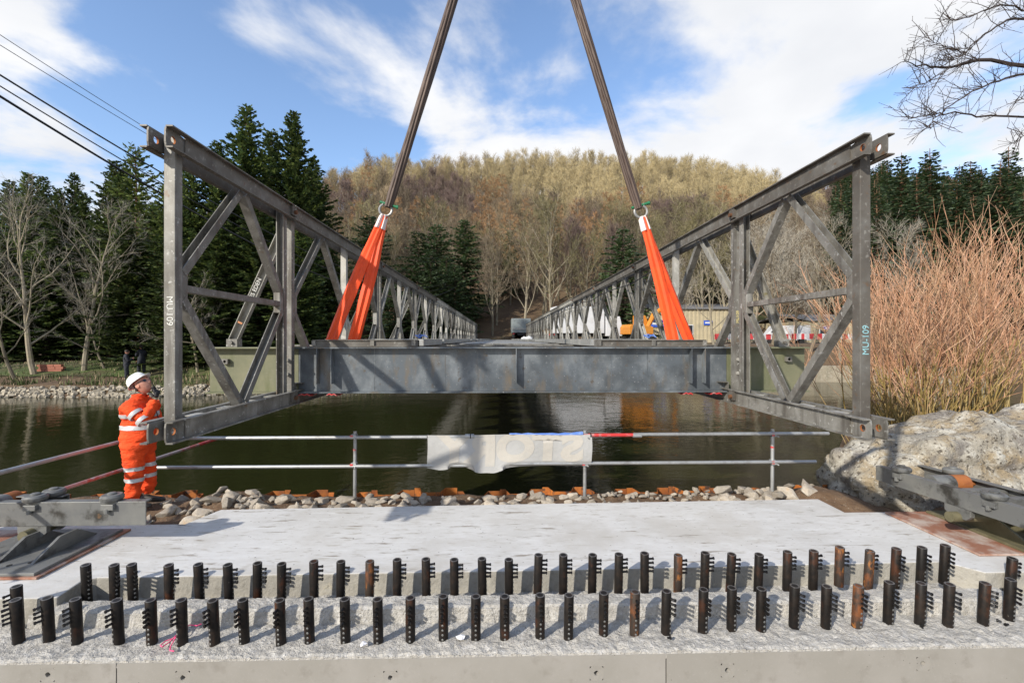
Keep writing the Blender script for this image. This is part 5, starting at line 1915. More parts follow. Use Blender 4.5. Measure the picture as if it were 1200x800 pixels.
def conifer_parts(seed, H, Rr, base, droop, wood, mats, whorl=0.42, per=6, step=0.26, leaf=0.42, lw=0.085, power=0.9, ragged=0.3, upc=0.0, tr=None):
    r = random.Random(seed)
    w, c = MB(), MB()
    tr = tr or H * 0.016
    w.tube([(0, 0, -0.4), (0, 0, H * 0.5), (0.0, 0, H)], [tr, tr * 0.65, 0.02], 7, 0, False)
    z = base
    while z < H - 0.15:
        t = (z - base) / (H - base)
        n = per if t < 0.85 else max(3, per - 2)
        off = r.uniform(0, 6.28)
        for k in range(n):
            L = (Rr * (1 - t) ** power + 0.18) * r.uniform(1 - ragged, 1 + ragged * 0.6)
            az = off + 6.283 * k / n + r.uniform(-0.3, 0.3)
            rise = upc + 0.5 * t + r.uniform(-0.12, 0.12)
            d = Vector((math.cos(az), math.sin(az), rise)).normalized()
            pts = [Vector((0, 0, z))]
            ns = 4
            for i in range(ns):
                d = (d + Vector((0, 0, -droop / ns + (0.16 / ns if i > 1 else 0)))).normalized()
                pts.append(pts[-1] + d * (L / ns))
            w.tube(pts, [max(0.012, tr * 0.22 * (1 - t)), 0.02, 0.015, 0.01, 0.005], 3, 0, False)
            s_ = 0.12 + r.random() * step
            while s_ < L:
                q = s_ / L * ns
                i0 = min(ns - 1, int(q))
                p = pts[i0].lerp(pts[i0 + 1], q - i0)
                dd = (pts[i0 + 1] - pts[i0]).normalized()
                side = dd.cross(Vector((0, 0, 1))).normalized()
                for sg_ in (-1, 1):
                    a = (dd * r.uniform(0.5, 1.0) + side * sg_ * r.uniform(0.3, 1.0) + Vector((0, 0, r.uniform(-0.45, 0.25)))).normalized()
                    ll = leaf * r.uniform(0.6, 1.3) * (0.55 + 0.45 * (1 - t))
                    nn = a.cross(Vector((r.gauss(0, 0.5), r.gauss(0, 0.5), 1))).normalized() * lw * r.uniform(0.7, 1.3)
                    mid = p + a * ll * 0.55 + Vector((0, 0, -0.03))
                    c.add([p - nn * 0.3, p + nn * 0.3, mid + nn, p + a * ll, mid - nn], [(0, 1, 2, 3, 4)], 0 if r.random() < 0.62 else 1)
                s_ += step * r.uniform(0.7, 1.3)
        z += whorl * r.uniform(0.75, 1.25) * (1.0 - 0.35 * t)
    return w.mesh('trunk', wood), c.mesh('crown', mats)


def plant_tree(name, label, cat, tm, cmesh, p, s=1.0, rz=None, group=None, twigname='crown'):
    o = thing(name, label, cat, p, rng.uniform(0, 6.28) if rz is None else rz, group)
    o.scale = (s, s, s) if not isinstance(s, tuple) else s
    link('trunk', tm, o)
    link(twigname, cmesh, o)
    return o


# bare hill trees: a handful of forms, each with its own wood and twigs
FORMS = {}


def form(key, seeds, kw, wood, twig):
    FORMS[key] = [TreeBuilder(s_).build(**kw).meshes(M[wood], M[twig], key) for s_ in seeds]


kwA = dict(H=12, tr=0.20, clear=0.22, spread=4.2, nl=17, nb=6, nt=7, nf=3, tw=0.019, up=0.17, ang=(0.4, 0.85), twl=1.1, cb=0.55)
form('suntint', (11, 12, 13), kwA, 'bark_hill', 'tw_suntint')
form('tan', (21, 22), kwA, 'bark_hill', 'tw_tan')
form('brown', (31, 32), dict(kwA, H=12.5, ang=(0.45, 0.95)), 'bark_hill', 'tw_brown')
form('purple', (41, 42), dict(kwA, H=12, spread=3.8, nt=8, nf=5, tw=0.017, ang=(0.35, 0.7)), 'bark_hill', 'tw_purple')
form('larch', (51, 52), dict(H=15, tr=0.17, clear=0.38, spread=2.6, nl=26, nb=5, nt=6, nf=3, tw=0.022, up=-0.02, ang=(1.1, 1.6), twl=0.6, crown_pow=0.8, lean=0.02), 'bark_hill', 'tw_larch')
form('olive', (61, 62, 63), dict(kwA, H=13, tr=0.19, clear=0.24, spread=5.0, nl=16, nb=6, nt=6, nf=3, tw=0.020, ang=(0.5, 1.1), up=0.10), 'bark_hill', 'tw_olive')
form('grey', (71, 72), dict(kwA, H=10, tr=0.14, clear=0.18, spread=3.8, nl=15, nb=6, nt=6, nf=3, tw=0.015, ang=(0.5, 1.1), up=0.12), 'bark', 'tw_grey')
spruce = [conifer_parts(81 + i, 15, 2.5, 1.5 + i, 0.35, M['bark_pine'], [M['nd_blue'], M['nd_dark']], whorl=0.42, per=7, step=0.22, leaf=0.55, lw=0.13, power=0.75) for i in range(2)]
hillcon = [conifer_parts(91 + i, 12, 3.6, 1.2, 0.3, M['bark_dark'], [M['nd_dark'], M['nd_blue']], whorl=0.42, per=7, step=0.2, leaf=0.5, lw=0.13, power=0.6, ragged=0.5) for i in range(2)]

LABEL = {
    'suntint': ('bare tree with sun-tinted golden twigs on the upper slope of the wooded hill', 'sun-tinted golden bare trees on the hill'),
    'tan': ('tan bare tree with fine upright twigs on the wooded hill', 'tan bare trees on the hill'),
    'brown': ('brown bare broadleaf tree on the middle slope of the wooded hill', 'brown bare trees on the hill'),
    'purple': ('purple-brown bare birch with dense fine twigs on the wooded hill', 'birches on the hill'),
    'larch': ('rusty orange leafless larch with level branches on the wooded hill', 'larches on the hill'),
    'olive': ('mossy olive bare tree with crooked limbs at the foot of the hill', 'mossy trees at the hill foot'),
    'grey': ('pale grey bare tree behind the right end of the bridge', 'grey bare trees on the right bank'),
    'spruce': ('narrow dark blue-green spruce in the plantation behind the willow bush', 'spruces of the plantation'),
    'dark': ('dark green conifer among the bare trees of the wooded hill', 'conifers on the hill'),
}
CATN = {'suntint': 'bare_tree', 'tan': 'bare_tree', 'brown': 'bare_tree', 'purple': 'birch_tree', 'larch': 'larch_tree', 'olive': 'mossy_tree', 'grey': 'grey_tree', 'spruce': 'spruce_tree', 'dark': 'conifer_tree'}


def ztree(x, y):
    return ground_z(x, y) - 0.1


def kind_at(x, y, r):
    n1 = nz3(x, y, 0, 0.045)
    n2 = nz3(x + 50, y, 3, 0.07)
    px = 600 + F * (x - 0.0254 * y) / y
    h = (y - 60) / 95.0 + 0.22 * n1
    if px > 985 and y > 50:
        return 'spruce' if h > -1 else 'olive'
    if px > 860 and h < 0.35:
        return 'grey' if r.random() < 0.5 else 'brown'
    if h > 0.62 + (0.10 if px < 600 else -0.22 * min(1, (px - 600) / 200)):
        return 'suntint' if (px > 560 or r.random() < 0.35) else ('tan' if r.random() < 0.75 else 'suntint')  # upper slope gets the twigs with sunlight tinted into their colour
    if h > 0.25:
        if n2 > 0.13:
            return 'purple'
        if n2 < -0.2:
            return 'larch'
        return 'brown' if r.random() < 0.6 else 'tan'
    if n2 > 0.3 and r.random() < 0.7:
        return 'purple'
    u = r.random()
    return 'olive' if u < 0.62 else 'brown' if u < 0.93 else 'dark'


hr_ = random.Random(5)
spots = []
cell = {}
tries = 0
while tries < 42000:
    tries += 1
    y = hr_.uniform(60, 178)
    half = y * 1.12 + 6
    x = hr_.uniform(-half, half)
    px = 600 + F * (x - 0.0254 * y) / y
    if px < 60 or px > 1270:
        continue
    dm = 4.0 if y < 80 else 3.5
    ck = (int(x // 5), int(y // 5))
    if any((x - a) ** 2 + (y - b_) ** 2 < dm * dm for i in (-1, 0, 1) for j in (-1, 0, 1) for a, b_ in cell.get((ck[0] + i, ck[1] + j), ())):
        continue
    cell.setdefault(ck, []).append((x, y))
    spots.append((x, y))
# named larches and dark conifers of the lower slope
special = [('larch', 598, 150, 78, 1.0), ('larch', 664, 232, 84, 1.0), ('larch', 575, 0, 86, 0.95), ('larch', 655, 0, 80, 1.05), ('larch', 640, 0, 92, 1.0), ('dark', 505, 0, 60, 1.05), ('dark', 545, 0, 70, 1.3), ('dark', 523, 0, 64, 0.95), ('dark', 462, 0, 60, 0.9), ('dark', 433, 0, 66, 1.45), ('dark', 490, 0, 66, 1.25), ('dark', 533, 0, 61, 0.85), ('dark', 512, 0, 68, 1.3)]
spec_pts = []
for k, px, py, w, s_ in special:
    p = at(px, 397, w)
    spec_pts.append((k, p.x, p.y, s_))
spots = [s_ for s_ in spots if all(((s_[0] - a) * 1.1) ** 2 + ((s_[1] - b_) * (0.4 if s_[1] < b_ else 1)) ** 2 > 10 for _, a, b_, _ in spec_pts)]
spots.sort(key=lambda q: q[1])
plan = [(k, a, b_, s_) for k, a, b_, s_ in spec_pts]
for x, y in spots:
    plan.append((kind_at(x, y, hr_), x, y, hr_.uniform(0.82, 1.12) if y > 75 else hr_.uniform(0.9, 1.3)))
plan = [(k, x, y, s_ * (1.38 if k == 'spruce' else 1)) for k, x, y, s_ in plan]
NIND = 200
hill_things = []
points = {}
for i, (k, x, y, s_) in enumerate(plan):
    if i < NIND:
        pool = spruce if k == 'spruce' else hillcon if k == 'dark' else FORMS[k]
        tm, cmesh = pool[hr_.randrange(len(pool))]
        hill_things.append((k, x, y, plant_tree(CATN[k], LABEL[k][0], CATN[k].replace('_', ' ').replace('bare tree', 'tree'), tm, cmesh, (x, y, ztree(x, y)), s_, None, LABEL[k][1])))
    else:
        points.setdefault(k, []).append((x, y, ztree(x, y), s_, hr_.uniform(0, 6.28)))

ZONES = ((300, 'beyond the left conifers'), (565, 'seen over the left truss'), (645, 'above the far bridge end'), (860, 'seen over the right truss'), (985, 'behind the right end bay'), (9999, 'behind the willow bush'))
SHORT = {'suntint': 'sun-tinted golden bare tree', 'tan': 'tan bare tree', 'brown': 'brown bare broadleaf tree', 'purple': 'purple-brown birch', 'larch': 'rusty orange larch', 'olive': 'mossy crooked bare tree', 'grey': 'pale grey bare tree', 'spruce': 'blue-green spruce', 'dark': 'dark green conifer'}
zc_n = {}
for k, x, y, o in sorted(hill_things, key=lambda q: (q[1] - 0.0254 * q[2]) / q[2]):
    px = 600 + F * (x - 0.0254 * y) / y
    zn = next(nm for lim, nm in ZONES if px < lim)
    zc_n[(k, zn)] = zc_n.get((k, zn), 0) + 1
    o['label'] = f'{SHORT[k]}, {ordinal(zc_n[(k, zn)])} from the left of those {zn}'

# the rest of the wood: one mass of the same trees set out on points
wood = bpy.data.meshes.new('hillside_woodland')
pv, pk, ps, prz = [], [], [], []
proto = []
for k, lst in points.items():
    pool = spruce if k == 'spruce' else hillcon if k == 'dark' else FORMS[k]
    ids = []
    for tm, cmesh in pool:
        bmj = bmesh.new()
        bmj.from_mesh(tm)
        nf_ = len(bmj.faces)
        bmj.from_mesh(cmesh)
        bmj.faces.ensure_lookup_table()
        mj = bpy.data.meshes.new('woodland_tree')
        off_ = len(tm.materials)
        for fi in range(nf_, len(bmj.faces)):
            bmj.faces[fi].material_index += off_
        bmj.to_mesh(mj)
        bmj.free()
        for m_ in list(tm.materials) + list(cmesh.materials):
            mj.materials.append(m_)
        po = bpy.data.objects.new('woodland_tree', mj)
        proto.append(po)
        ids.append(len(proto) - 1)
    for x, y, z, s_, rz in lst:
        pv.append((x, y, z))
        pk.append(ids[hr_.randrange(len(ids))])
        ps.append(s_)
        prz.append(rz)
wood.from_pydata(pv, [], [])
for nm, ty, dat in (('kind_index', 'INT', pk), ('tree_scale', 'FLOAT', ps), ('tree_turn', 'FLOAT', prz)):
    a_ = wood.attributes.new(nm, ty, 'POINT')
    a_.data.foreach_set('value', dat)
wo = stuff(link('hillside_woodland', wood))
gn = bpy.data.node_groups.new('woodland', 'GeometryNodeTree')
gn.interface.new_socket('Geometry', in_out='INPUT', socket_type='NodeSocketGeometry')
gn.interface.new_socket('Geometry', in_out='OUTPUT', socket_type='NodeSocketGeometry')
gi = gn.nodes.new('NodeGroupInput')
go_ = gn.nodes.new('NodeGroupOutput')
jn = gn.nodes.new('GeometryNodeJoinGeometry')


def attr(nm, ty):
    n = gn.nodes.new('GeometryNodeInputNamedAttribute')
    n.data_type = ty
    n.inputs['Name'].default_value = nm
    return n.outputs['Attribute']


for i, po in enumerate(proto):
    oi_ = gn.nodes.new('GeometryNodeObjectInfo')
    oi_.inputs['Object'].default_value = po
    oi_.inputs['As Instance'].default_value = True
    ip = gn.nodes.new('GeometryNodeInstanceOnPoints')
    cmp_ = gn.nodes.new('FunctionNodeCompare')
    cmp_.data_type = 'INT'
    cmp_.operation = 'EQUAL'
    gn.links.new(attr('kind_index', 'INT'), cmp_.inputs[2])
    cmp_.inputs[3].default_value = i
    gn.links.new(cmp_.outputs[0], ip.inputs['Selection'])
    gn.links.new(gi.outputs[0], ip.inputs['Points'])
    gn.links.new(oi_.outputs['Geometry'], ip.inputs['Instance'])
    cx_ = gn.nodes.new('ShaderNodeCombineXYZ')
    gn.links.new(attr('tree_turn', 'FLOAT'), cx_.inputs[2])
    e2r = gn.nodes.new('FunctionNodeEulerToRotation')
    gn.links.new(cx_.outputs[0], e2r.inputs[0])
    gn.links.new(e2r.outputs[0], ip.inputs['Rotation'])
    cs_ = gn.nodes.new('ShaderNodeCombineXYZ')
    sc_ = attr('tree_scale', 'FLOAT')
    for j in range(3):
        gn.links.new(sc_, cs_.inputs[j])
    gn.links.new(cs_.outputs[0], ip.inputs['Scale'])
    gn.links.new(ip.outputs[0], jn.inputs[0])
gn.links.new(jn.outputs[0], go_.inputs[0])
md = wo.modifiers.new('woodland', 'NODES')
md.node_group = gn

# ---- dark conifers of the left far bank
firA = [conifer_parts(201 + i, 17, 4.3, 0.6, 0.35, M['bark_dark'], [M['nd_dark'], M['nd_mid']], whorl=0.32, per=7, step=0.115, leaf=0.50, lw=0.115, power=0.72, ragged=0.5, upc=0.3) for i in range(4)]
pineA = [conifer_parts(221, 15, 3.0, 3.2, 0.15, M['bark_pine'], [M['nd_mid'], M['nd_dark']], whorl=0.6, per=7, step=0.17, leaf=0.55, lw=0.11, power=0.55, ragged=0.5, upc=0.25)]
CON = [(288, 124, 37, 'f', 'tall dark cypress-like fir, left of the twin tops behind the left truss'), (345, 131, 39, 'f', 'tall dark fir, right of the twin tops behind the left truss'),
       (318, 152, 43, 'f', 'dark fir filling the gap behind the twin tall firs'), (258, 168, 35, 'f', 'dark fir just right of the left end post'), (368, 185, 43, 'f', 'dark fir at the hill end of the conifer belt'),
       (228, 190, 34, 'f', 'dark fir directly behind the left end post'), (163, 172, 35, 'p', 'pine with orange trunk and gappy top under the power cables'), (128, 188, 38, 'f', 'dark fir behind the bare trees, left of the orange pine'),
       (190, 215, 33, 'p', 'low bushy pine close behind the left end post'), (32, 203, 38, 'f', 'dark fir with blunt top behind the leftmost bare tree'), (72, 222, 41, 'f', 'dark fir between the two pale bare trees'),
       (-12, 218, 39, 'f', 'dark fir cut by the left edge of the view'), (100, 226, 44, 'f', 'shaded fir at the back behind the pale bare trees'), (300, 235, 31, 'f', 'low dark fir in front of the twin tall firs'),
       (250, 250, 30, 'f', 'low bushy fir behind the left truss near the bank'), (350, 262, 32, 'f', 'low dark fir beside the first bridge joint'), (395, 300, 40, 'f', 'small dark fir showing between the sling legs'),
       (150, 262, 31, 'f', 'low dark fir behind the onlookers'), (55, 270, 36, 'f', 'low dark fir behind the lawn'), (205, 270, 30, 'f', 'low dark fir behind the two onlookers, right side'), (52, 208, 45, 'f', 'dark fir at the back, above the brick stack'), (145, 200, 44, 'f', 'dark fir at the back between the orange pine and its left neighbour'), (208, 178, 42, 'f', 'dark fir at the back just left of the end post top'), (12, 212, 46, 'f', 'dark fir at the back near the left edge'), (88, 205, 47, 'f', 'dark fir at the back above the pale leaning tree'), (180, 240, 40, 'f', 'dark fir at the back low beside the end post'), (5, 280, 35, 'f', 'low dark fir at the lawn edge, far left')]
for i, (px, ty, w, k, lab) in enumerate(CON):
    p = at(px, 397, w)
    z = ztree(p.x, p.y)
    H = CAMZ + (397 - ty) * w / F - z
    pool = firA if k == 'f' else pineA
    tm, cmesh = pool[i % len(pool)]
    H0 = 17 if k == 'f' else 15
    wd = 0.80 if H > 13 else 1.0
    s_ = H / H0
    plant_tree('fir_tree' if k == 'f' else 'pine_tree', lab, 'tree', tm, cmesh, (p.x, p.y, z), (max(s_, 0.62) * wd * rng.uniform(0.85, 1.15), max(s_, 0.62) * wd * rng.uniform(0.85, 1.15), s_), None, 'conifers on the left far bank').rotation_euler[0] = rng.uniform(-0.03, 0.03)

# ---- bare trees on the left far bank
nearbare = [TreeBuilder(301 + i).build(H=10.5, tr=0.16, clear=0.2, spread=4.8, nl=13, nb=6, nt=5, nf=3, tw=0.0085, up=0.10, ang=(0.5, 1.15), twl=0.85, lean=0.12).meshes(M['bark_hill'], M['tw_grey'], 'bare') for i in range(3)]
for i, (px, py, w, s_, lab) in enumerate(((42, 452, 28.0, 1.0, 'bare tree with stout grey trunk on the far bank, left of the brick pile'), (98, 446, 28.6, 0.98, 'pale bare tree leaning over the far bank, right of the brick pile'),
                                          (20, 448, 27.2, 0.62, 'short leaning bare tree low over the water at far left'), (-20, 448, 28.5, 1.05, 'bare tree at the far left edge of the view'), (232, 440, 28.5, 0.55, 'small bare bush behind the left end post, by the bank'),
                                          (125, 445, 29.2, 0.5, 'small bare sapling behind the onlookers'))):
    p = at(px, py, w)
    tm, cmesh = nearbare[i % 3]
    plant_tree('bare_tree', lab, 'tree', tm, cmesh, (p.x, p.y, ztree(p.x, p.y)), s_, [0.6, 2.2, 4.0, 1.0, 5.0, 3.0][i], 'bare trees on the left far bank')
# grey bare trees of the right far bank
for i, (px, w, s_, lab) in enumerate(((838, 41, 0.85, 'bare tree in front of the cream building, right of the right sling'), (905, 40, 1.0, 'bare tree seen through the end bay of the right truss'), (948, 38, 0.95, 'bare tree just left of the right end post'),
                                      (790, 50, 0.8, 'bare tree by the left corner of the cream building'), (985, 36, 0.8, 'bare tree partly behind the right end post'), (1060, 38, 0.9, 'bare tree rising behind the willow bush'), (880, 52, 1.1, 'taller bare tree at the back of the right bank'), (930, 50, 1.1, 'tall bare tree behind the end bay of the right truss'))):
    p = at(px, 397, w)
    tm, cmesh = FORMS['grey'][i % 2] if i % 2 else nearbare[i % 3]
    plant_tree('bare_tree', lab, 'tree', tm, cmesh, (p.x, p.y, ztree(p.x, p.y)), s_, None, 'bare trees on the right far bank')

# ---- willow bush beside the boulder
sr = random.Random(77)


def willow(label, cx, cy, cz, nst, h0, h1, lean0):
    base_, tips = MB(), MB()
    t_ = thing('willow_bush', label, 'bush', (cx, cy, cz), 0, 'orange willow bushes by the boulder')
    for i in range(nst):
        az = sr.uniform(0, 6.28)
        lean = sr.uniform(0.02, lean0)
        d = Vector((math.cos(az) * lean, math.sin(az) * lean, 1)).normalized()
        p = Vector((sr.gauss(0, 0.22), sr.gauss(0, 0.2), 0))
        L = sr.uniform(h0, h1)
        pts = [p.copy()]
        ns = 7
        for k in range(ns):
            d = (d + Vector((sr.gauss(0, 0.09), sr.gauss(0, 0.09), 0.05 + 0.05 * (k > 3)))).normalized()
            p = p + d * L / ns
            pts.append(p.copy())
        r0 = sr.uniform(0.008, 0.016)
        rad = [r0 * (1 - 0.11 * k) for k in range(ns + 1)]
        cut = 4
        base_.tube(pts[:cut + 1], rad[:cut + 1], 5, 0, False)
        tips.tube(pts[cut:], [rad[k] if k < ns else 0.0025 for k in range(cut, ns + 1)], 4, 0, False)
        for k in range(2, ns):
            for _ in range(sr.choice((1, 1, 2, 2))):
                q = pts[k].lerp(pts[k + 1] if k < ns else pts[k], sr.random())
                dd = (pts[min(k + 1, ns)] - pts[k]).normalized()
                sd = rot_about(dd, sr.uniform(0.25, 0.7), sr.uniform(0, 6.28))
                sl_ = sr.uniform(0.35, 1.0)
                m1 = q + sd * sl_ * 0.5
                sd2 = (sd + Vector((sr.gauss(0, .12), sr.gauss(0, .12), 0.16))).normalized()
                m2 = m1 + sd2 * sl_ * 0.5
                tips.tube([q, m1, m2], [0.0048, 0.0037, 0.0018], 3, 0, False)
                for _ in range(sr.choice((0, 0, 1, 2))):
                    q2 = q.lerp(m1, sr.random()) if sr.random() < .4 else m1.lerp(m2, sr.random())
                    s3 = rot_about(sd2, sr.uniform(0.25, 0.6), sr.uniform(0, 6.28))
                    tips.tube([q2, q2 + s3 * sr.uniform(0.2, 0.5)], [0.0032, 0.0014], 3, 0, False)
    base_.obj('stems', M['sh_base'], t_, True)
    tips.obj('shoots', M['sh_tip'], t_, True)
    return t_


willow('dense orange-tan willow bush, middle one over the boulder top', 7.15, 7.75, 0.2, 54, 2.3, 3.3, 0.62)
willow('orange-tan willow bush leaning out over the pond, nearest the end post', 6.9, 8.3, 0.1, 36, 2.1, 3.1, 0.62)
willow('tall orange-tan willow bush at the right edge of the view', 8.0, 7.7, 0.25, 52, 2.6, 3.6, 0.5)
willow('orange-tan willow bush at the back behind the middle one', 9.6, 9.2, 0.2, 54, 3.0, 4.1, 0.6)
willow('orange-tan willow bush at the back near the water', 8.5, 9.7, 0.1, 48, 2.8, 3.9, 0.6)

# ---- bare branches reaching in at the upper right
ot = thing('overhanging_tree', 'dark bare tree whose twiggy branches hang over the sky beside the willow', 'tree', (0, 0, 0))
wd_, tg = MB(), MB()
br = random.Random(9)


def bough(ctrl, r0, r1, w0, w1, twigs):
    pts = [at(px, py, w0 + (w1 - w0) * i / (len(ctrl) - 1)) for i, (px, py) in enumerate(ctrl)]
    sm = []
    for i in range(len(pts) - 1):
        for k in range(4):
            t = k / 4
            a = pts[max(0, i - 1)]
            b_ = pts[i]
            c = pts[i + 1]
            d = pts[min(len(pts) - 1, i + 2)]
            sm.append(0.5 * ((2 * b_) + (c - a) * t + (2 * a - 5 * b_ + 4 * c - d) * t * t + (3 * b_ - a - 3 * c + d) * t ** 3) + Vector((br.gauss(0, .008), br.gauss(0, .02), br.gauss(0, .008))))
    sm.append(pts[-1])
    n = len(sm)
    wd_.tube(sm, [0.75 * (r0 + (r1 - r0) * i / (n - 1)) for i in range(n)], 6, 0, False)
    for _ in range(int(twigs * 1.9)):
        t = br.random() ** 0.8
        i = min(n - 2, int(t * (n - 1)))
        p = sm[i].lerp(sm[i + 1], br.random())
        d = (sm[i + 1] - sm[i]).normalized()
        sd = (rot_about(d, br.uniform(0.5, 1.15), br.uniform(0, 6.28)) + Vector((0, 0, br.uniform(-0.1, 0.55)))).normalized()
        L = br.uniform(0.12, 0.48)
        q = [p]
        for k in range(3):
            sd = (sd + Vector((br.gauss(0, .16), br.gauss(0, .16), br.gauss(0.06, .14)))).normalized()
            q.append(q[-1] + sd * L / 3)
        tg.tube(q, [0.0052, 0.0042, 0.0034, 0.002], 4, 0, False)
        for k in range(br.choice((2, 3, 4))):
            j = br.randrange(3)
            o_ = q[j].lerp(q[j + 1], br.random())
            s2 = rot_about(sd, br.uniform(0.5, 1.1), br.uniform(0, 6.28))
            e_ = o_ + s2 * br.uniform(0.03, 0.2)
            tg.tube([o_, e_], [0.0032, 0.0022], 3, 0, False)
            tg.tube([e_, e_ + s2 * 0.014], [0.0036, 0.0012], 4, 0, False)


bough([(1560, 250), (1380, 130), (1270, 92), (1200, 77), (1147, 71), (1115, 78), (1082, 78), (1056, 73)], 0.07, 0.005, 8.2, 6.6, 30)
bough([(1400, 110), (1290, 40), (1200, 23), (1173, 29), (1147, 45), (1131, 62), (1112, 74)], 0.035, 0.004, 8.0, 6.8, 24)
bough([(1380, 130), (1290, 86), (1200, 88), (1173, 94), (1147, 104), (1115, 123), (1095, 140), (1089, 152)], 0.032, 0.004, 8.0, 6.5, 26)
bough([(1420, 200), (1300, 140), (1200, 136), (1147, 136), (1108, 133), (1082, 136), (1060, 142)], 0.03, 0.004, 7.8, 6.7, 22)
bough([(1380, 40), (1290, -10), (1210, 12), (1170, 6), (1130, 22), (1098, 22)], 0.03, 0.004, 7.8, 7.0, 24)
bough([(1115, 78), (1090, 95), (1072, 100), (1057, 103)], 0.009, 0.003, 6.8, 6.6, 10)
bough([(1147, 71), (1120, 60), (1095, 52), (1084, 42)], 0.009, 0.003, 6.9, 6.7, 10)
bough([(1300, 140), (1240, 165), (1200, 160), (1186, 172)], 0.014, 0.003, 7.5, 7.1, 10)
bough([(1420, 200), (1300, 215), (1230, 130), (1190, 120), (1180, 150)], 0.014, 0.003, 7.5, 7.1, 8)
p0 = at(1560, 250, 8.2)
wd_.tube([(p0.x + 0.5, p0.y + 0.2, -0.4), (p0.x + 0.3, p0.y + 0.1, 2.2), (p0.x + 0.05, p0.y, p0.z), (p0.x - 0.3, p0.y, p0.z + 2.4), at(1400, 110, 8.0) + Vector((0.2, 0, 1.2))], [0.24, 0.19, 0.15, 0.09, 0.03], 9, 0, False)
for a_, b_ in (((1420, 200), 7.8), ((1380, 130), 8.0), ((1400, 110), 8.0), ((1380, 40), 7.8)):
    q = at(*a_, b_)
    wd_.tube([q, q.lerp(p0, 0.5) + Vector((0, 0, 0.1)), p0 + Vector((0, 0, 0.3))], [0.033, 0.045, 0.06], 6, 0, False)
wd_.obj('boughs', M['tw_black'], ot, True)
tg.obj('twigs', M['tw_black'], ot, True)

# ---- riprap along the left far bank: too many small stones to count
rp = MB()
rr = random.Random(4)
for i in range(1500):
    x = rr.uniform(-34, -7)
    s = rr.uniform(-0.15, 0.85)
    y = bank_y(x) + s
    z = ground_z(x, y) + 0.05
    q = rr.uniform(0.10, 0.24)
    me_ = RM[i % 12]
    rm = Matrix.Rotation(rr.uniform(0, 6.28), 3, 'Z') @ Matrix.Rotation(rr.uniform(-.6, .6), 3, 'X')
    hull = [rm @ (Vector((a, b_, c)) * q) + Vector((x, y, z)) for a, b_, c in ((-.6, -.4, -.3), (.5, -.5, -.3), (.6, .4, -.3), (-.4, .5, -.3), (-.4, -.25, .35), (.35, -.35, .3), (.4, .3, .4), (-.3, .35, .28))]
    rp.add(hull, [(0, 3, 2, 1), (4, 5, 6, 7), (0, 1, 5, 4), (1, 2, 6, 5), (2, 3, 7, 6), (3, 0, 4, 7)])
M['pale_stone'] = mat('pale_bank_stone', (0.33, 0.29, 0.22), 0.9, 0, [('n', 1.5, (0.22, 0.19, 0.14), 0.45, 0.7), ('n', 6, (0.38, 0.34, 0.28), 0.5, 0.7)])
stuff(rp.obj('bank_stones', M['pale_stone']))
gr = MB()
for i in range(9000):
    x = rr.uniform(-38, -8)
    s = 1.1 + rr.random() ** 1.5 * 10
    y = bank_y(x) + s
    if nz3(x, y, 0, 0.5) < -0.15:
        continue
    z = ground_z(x, y)
    h = rr.uniform(0.08, 0.3) * (1.4 if s < 3 else 0.8)
    a = rr.uniform(0, 6.28)
    dx, dy = math.cos(a) * 0.03, math.sin(a) * 0.03
    gr.add([(x - dx, y - dy, z), (x + dx, y + dy, z), (x + rr.uniform(-.1, .1), y + rr.uniform(-.1, .1), z + h)], [(0, 1, 2)], 0 if rr.random() < 0.7 else 1)
stuff(gr.obj('bank_grass', [M['grassblade'], M['tw_tan']]))
# ------------------------------------------------------------------ cables and poles
def pole(px, py_top, w, label):
    p = at(px, 397, w)
    z0 = ground_z(p.x, p.y)
    zt = CAMZ + (397 - py_top) * w / F
    t = thing('utility_pole', label, 'utility pole', (p.x, p.y, z0), 0, 'utility poles on the far bank')
    MB().tube([(0, 0, -0.3), (0, 0, zt - z0)], [0.17, 0.12], 10).obj('pole', M['bark_dark'], t, True)
    MB().box((0, 0, zt - z0 - 0.5), (1.6, 0.12, 0.14)).obj('cross_arm', M['bark_dark'], t)
    for s in (-0.7, 0, 0.7):
        MB().lathe((s, 0, zt - z0 - 0.43), [(0.05, 0), (0.07, 0.05), (0.04, 0.1), (0, 0.16)], 8).obj('insulator', M['white'], t, True)
    return Vector((p.x, p.y, zt))


pt = pole(534, 326, 62, 'dark wooden utility pole at the foot of the hill, the right one of two')
pole(528, 330, 63.5, 'dark wooden utility pole at the foot of the hill, the left one of two')


def cable(pxs, w0, r, label, end_dx, end_dz):
    """sagging line through the photographed points, run on to the far pole"""
    A = at(*pxs[0], w0)
    Bq = pt + Vector((end_dx, 0, end_dz))
    D = Bq - A
    # the pixel of the second point fixes how far the line sags
    n = 60
    best = None
    tx, ty = pxs[1]
    for sag in np.linspace(-1.0, 7.0, 81):
        for t in np.linspace(0.02, 0.8, 100):
            q = A + D * t - Vector((0, 0, 4 * sag * t * (1 - t)))
            u = q.x * CT - q.y * ST
            w = q.y * CT + q.x * ST
            px, py = 600 + F * u / w, 397 - F * (q.z - CAMZ) / w
            e = abs(px - tx) + abs(py - ty)
            if best is None or e < best[0]:
                best = (e, sag)
    sag = best[1]
    pts = []
    for i in range(n + 1):
        t = -0.06 + 1.06 * i / n
        pts.append(A + D * t - Vector((0, 0, 4 * sag * t * (1 - t))))
    mb = MB()
    mb.tube(pts, r, 6)
    tag(mb.obj('power_cable', M['cable'], smooth=True), label, 'cable', 'overhead cables at the left')


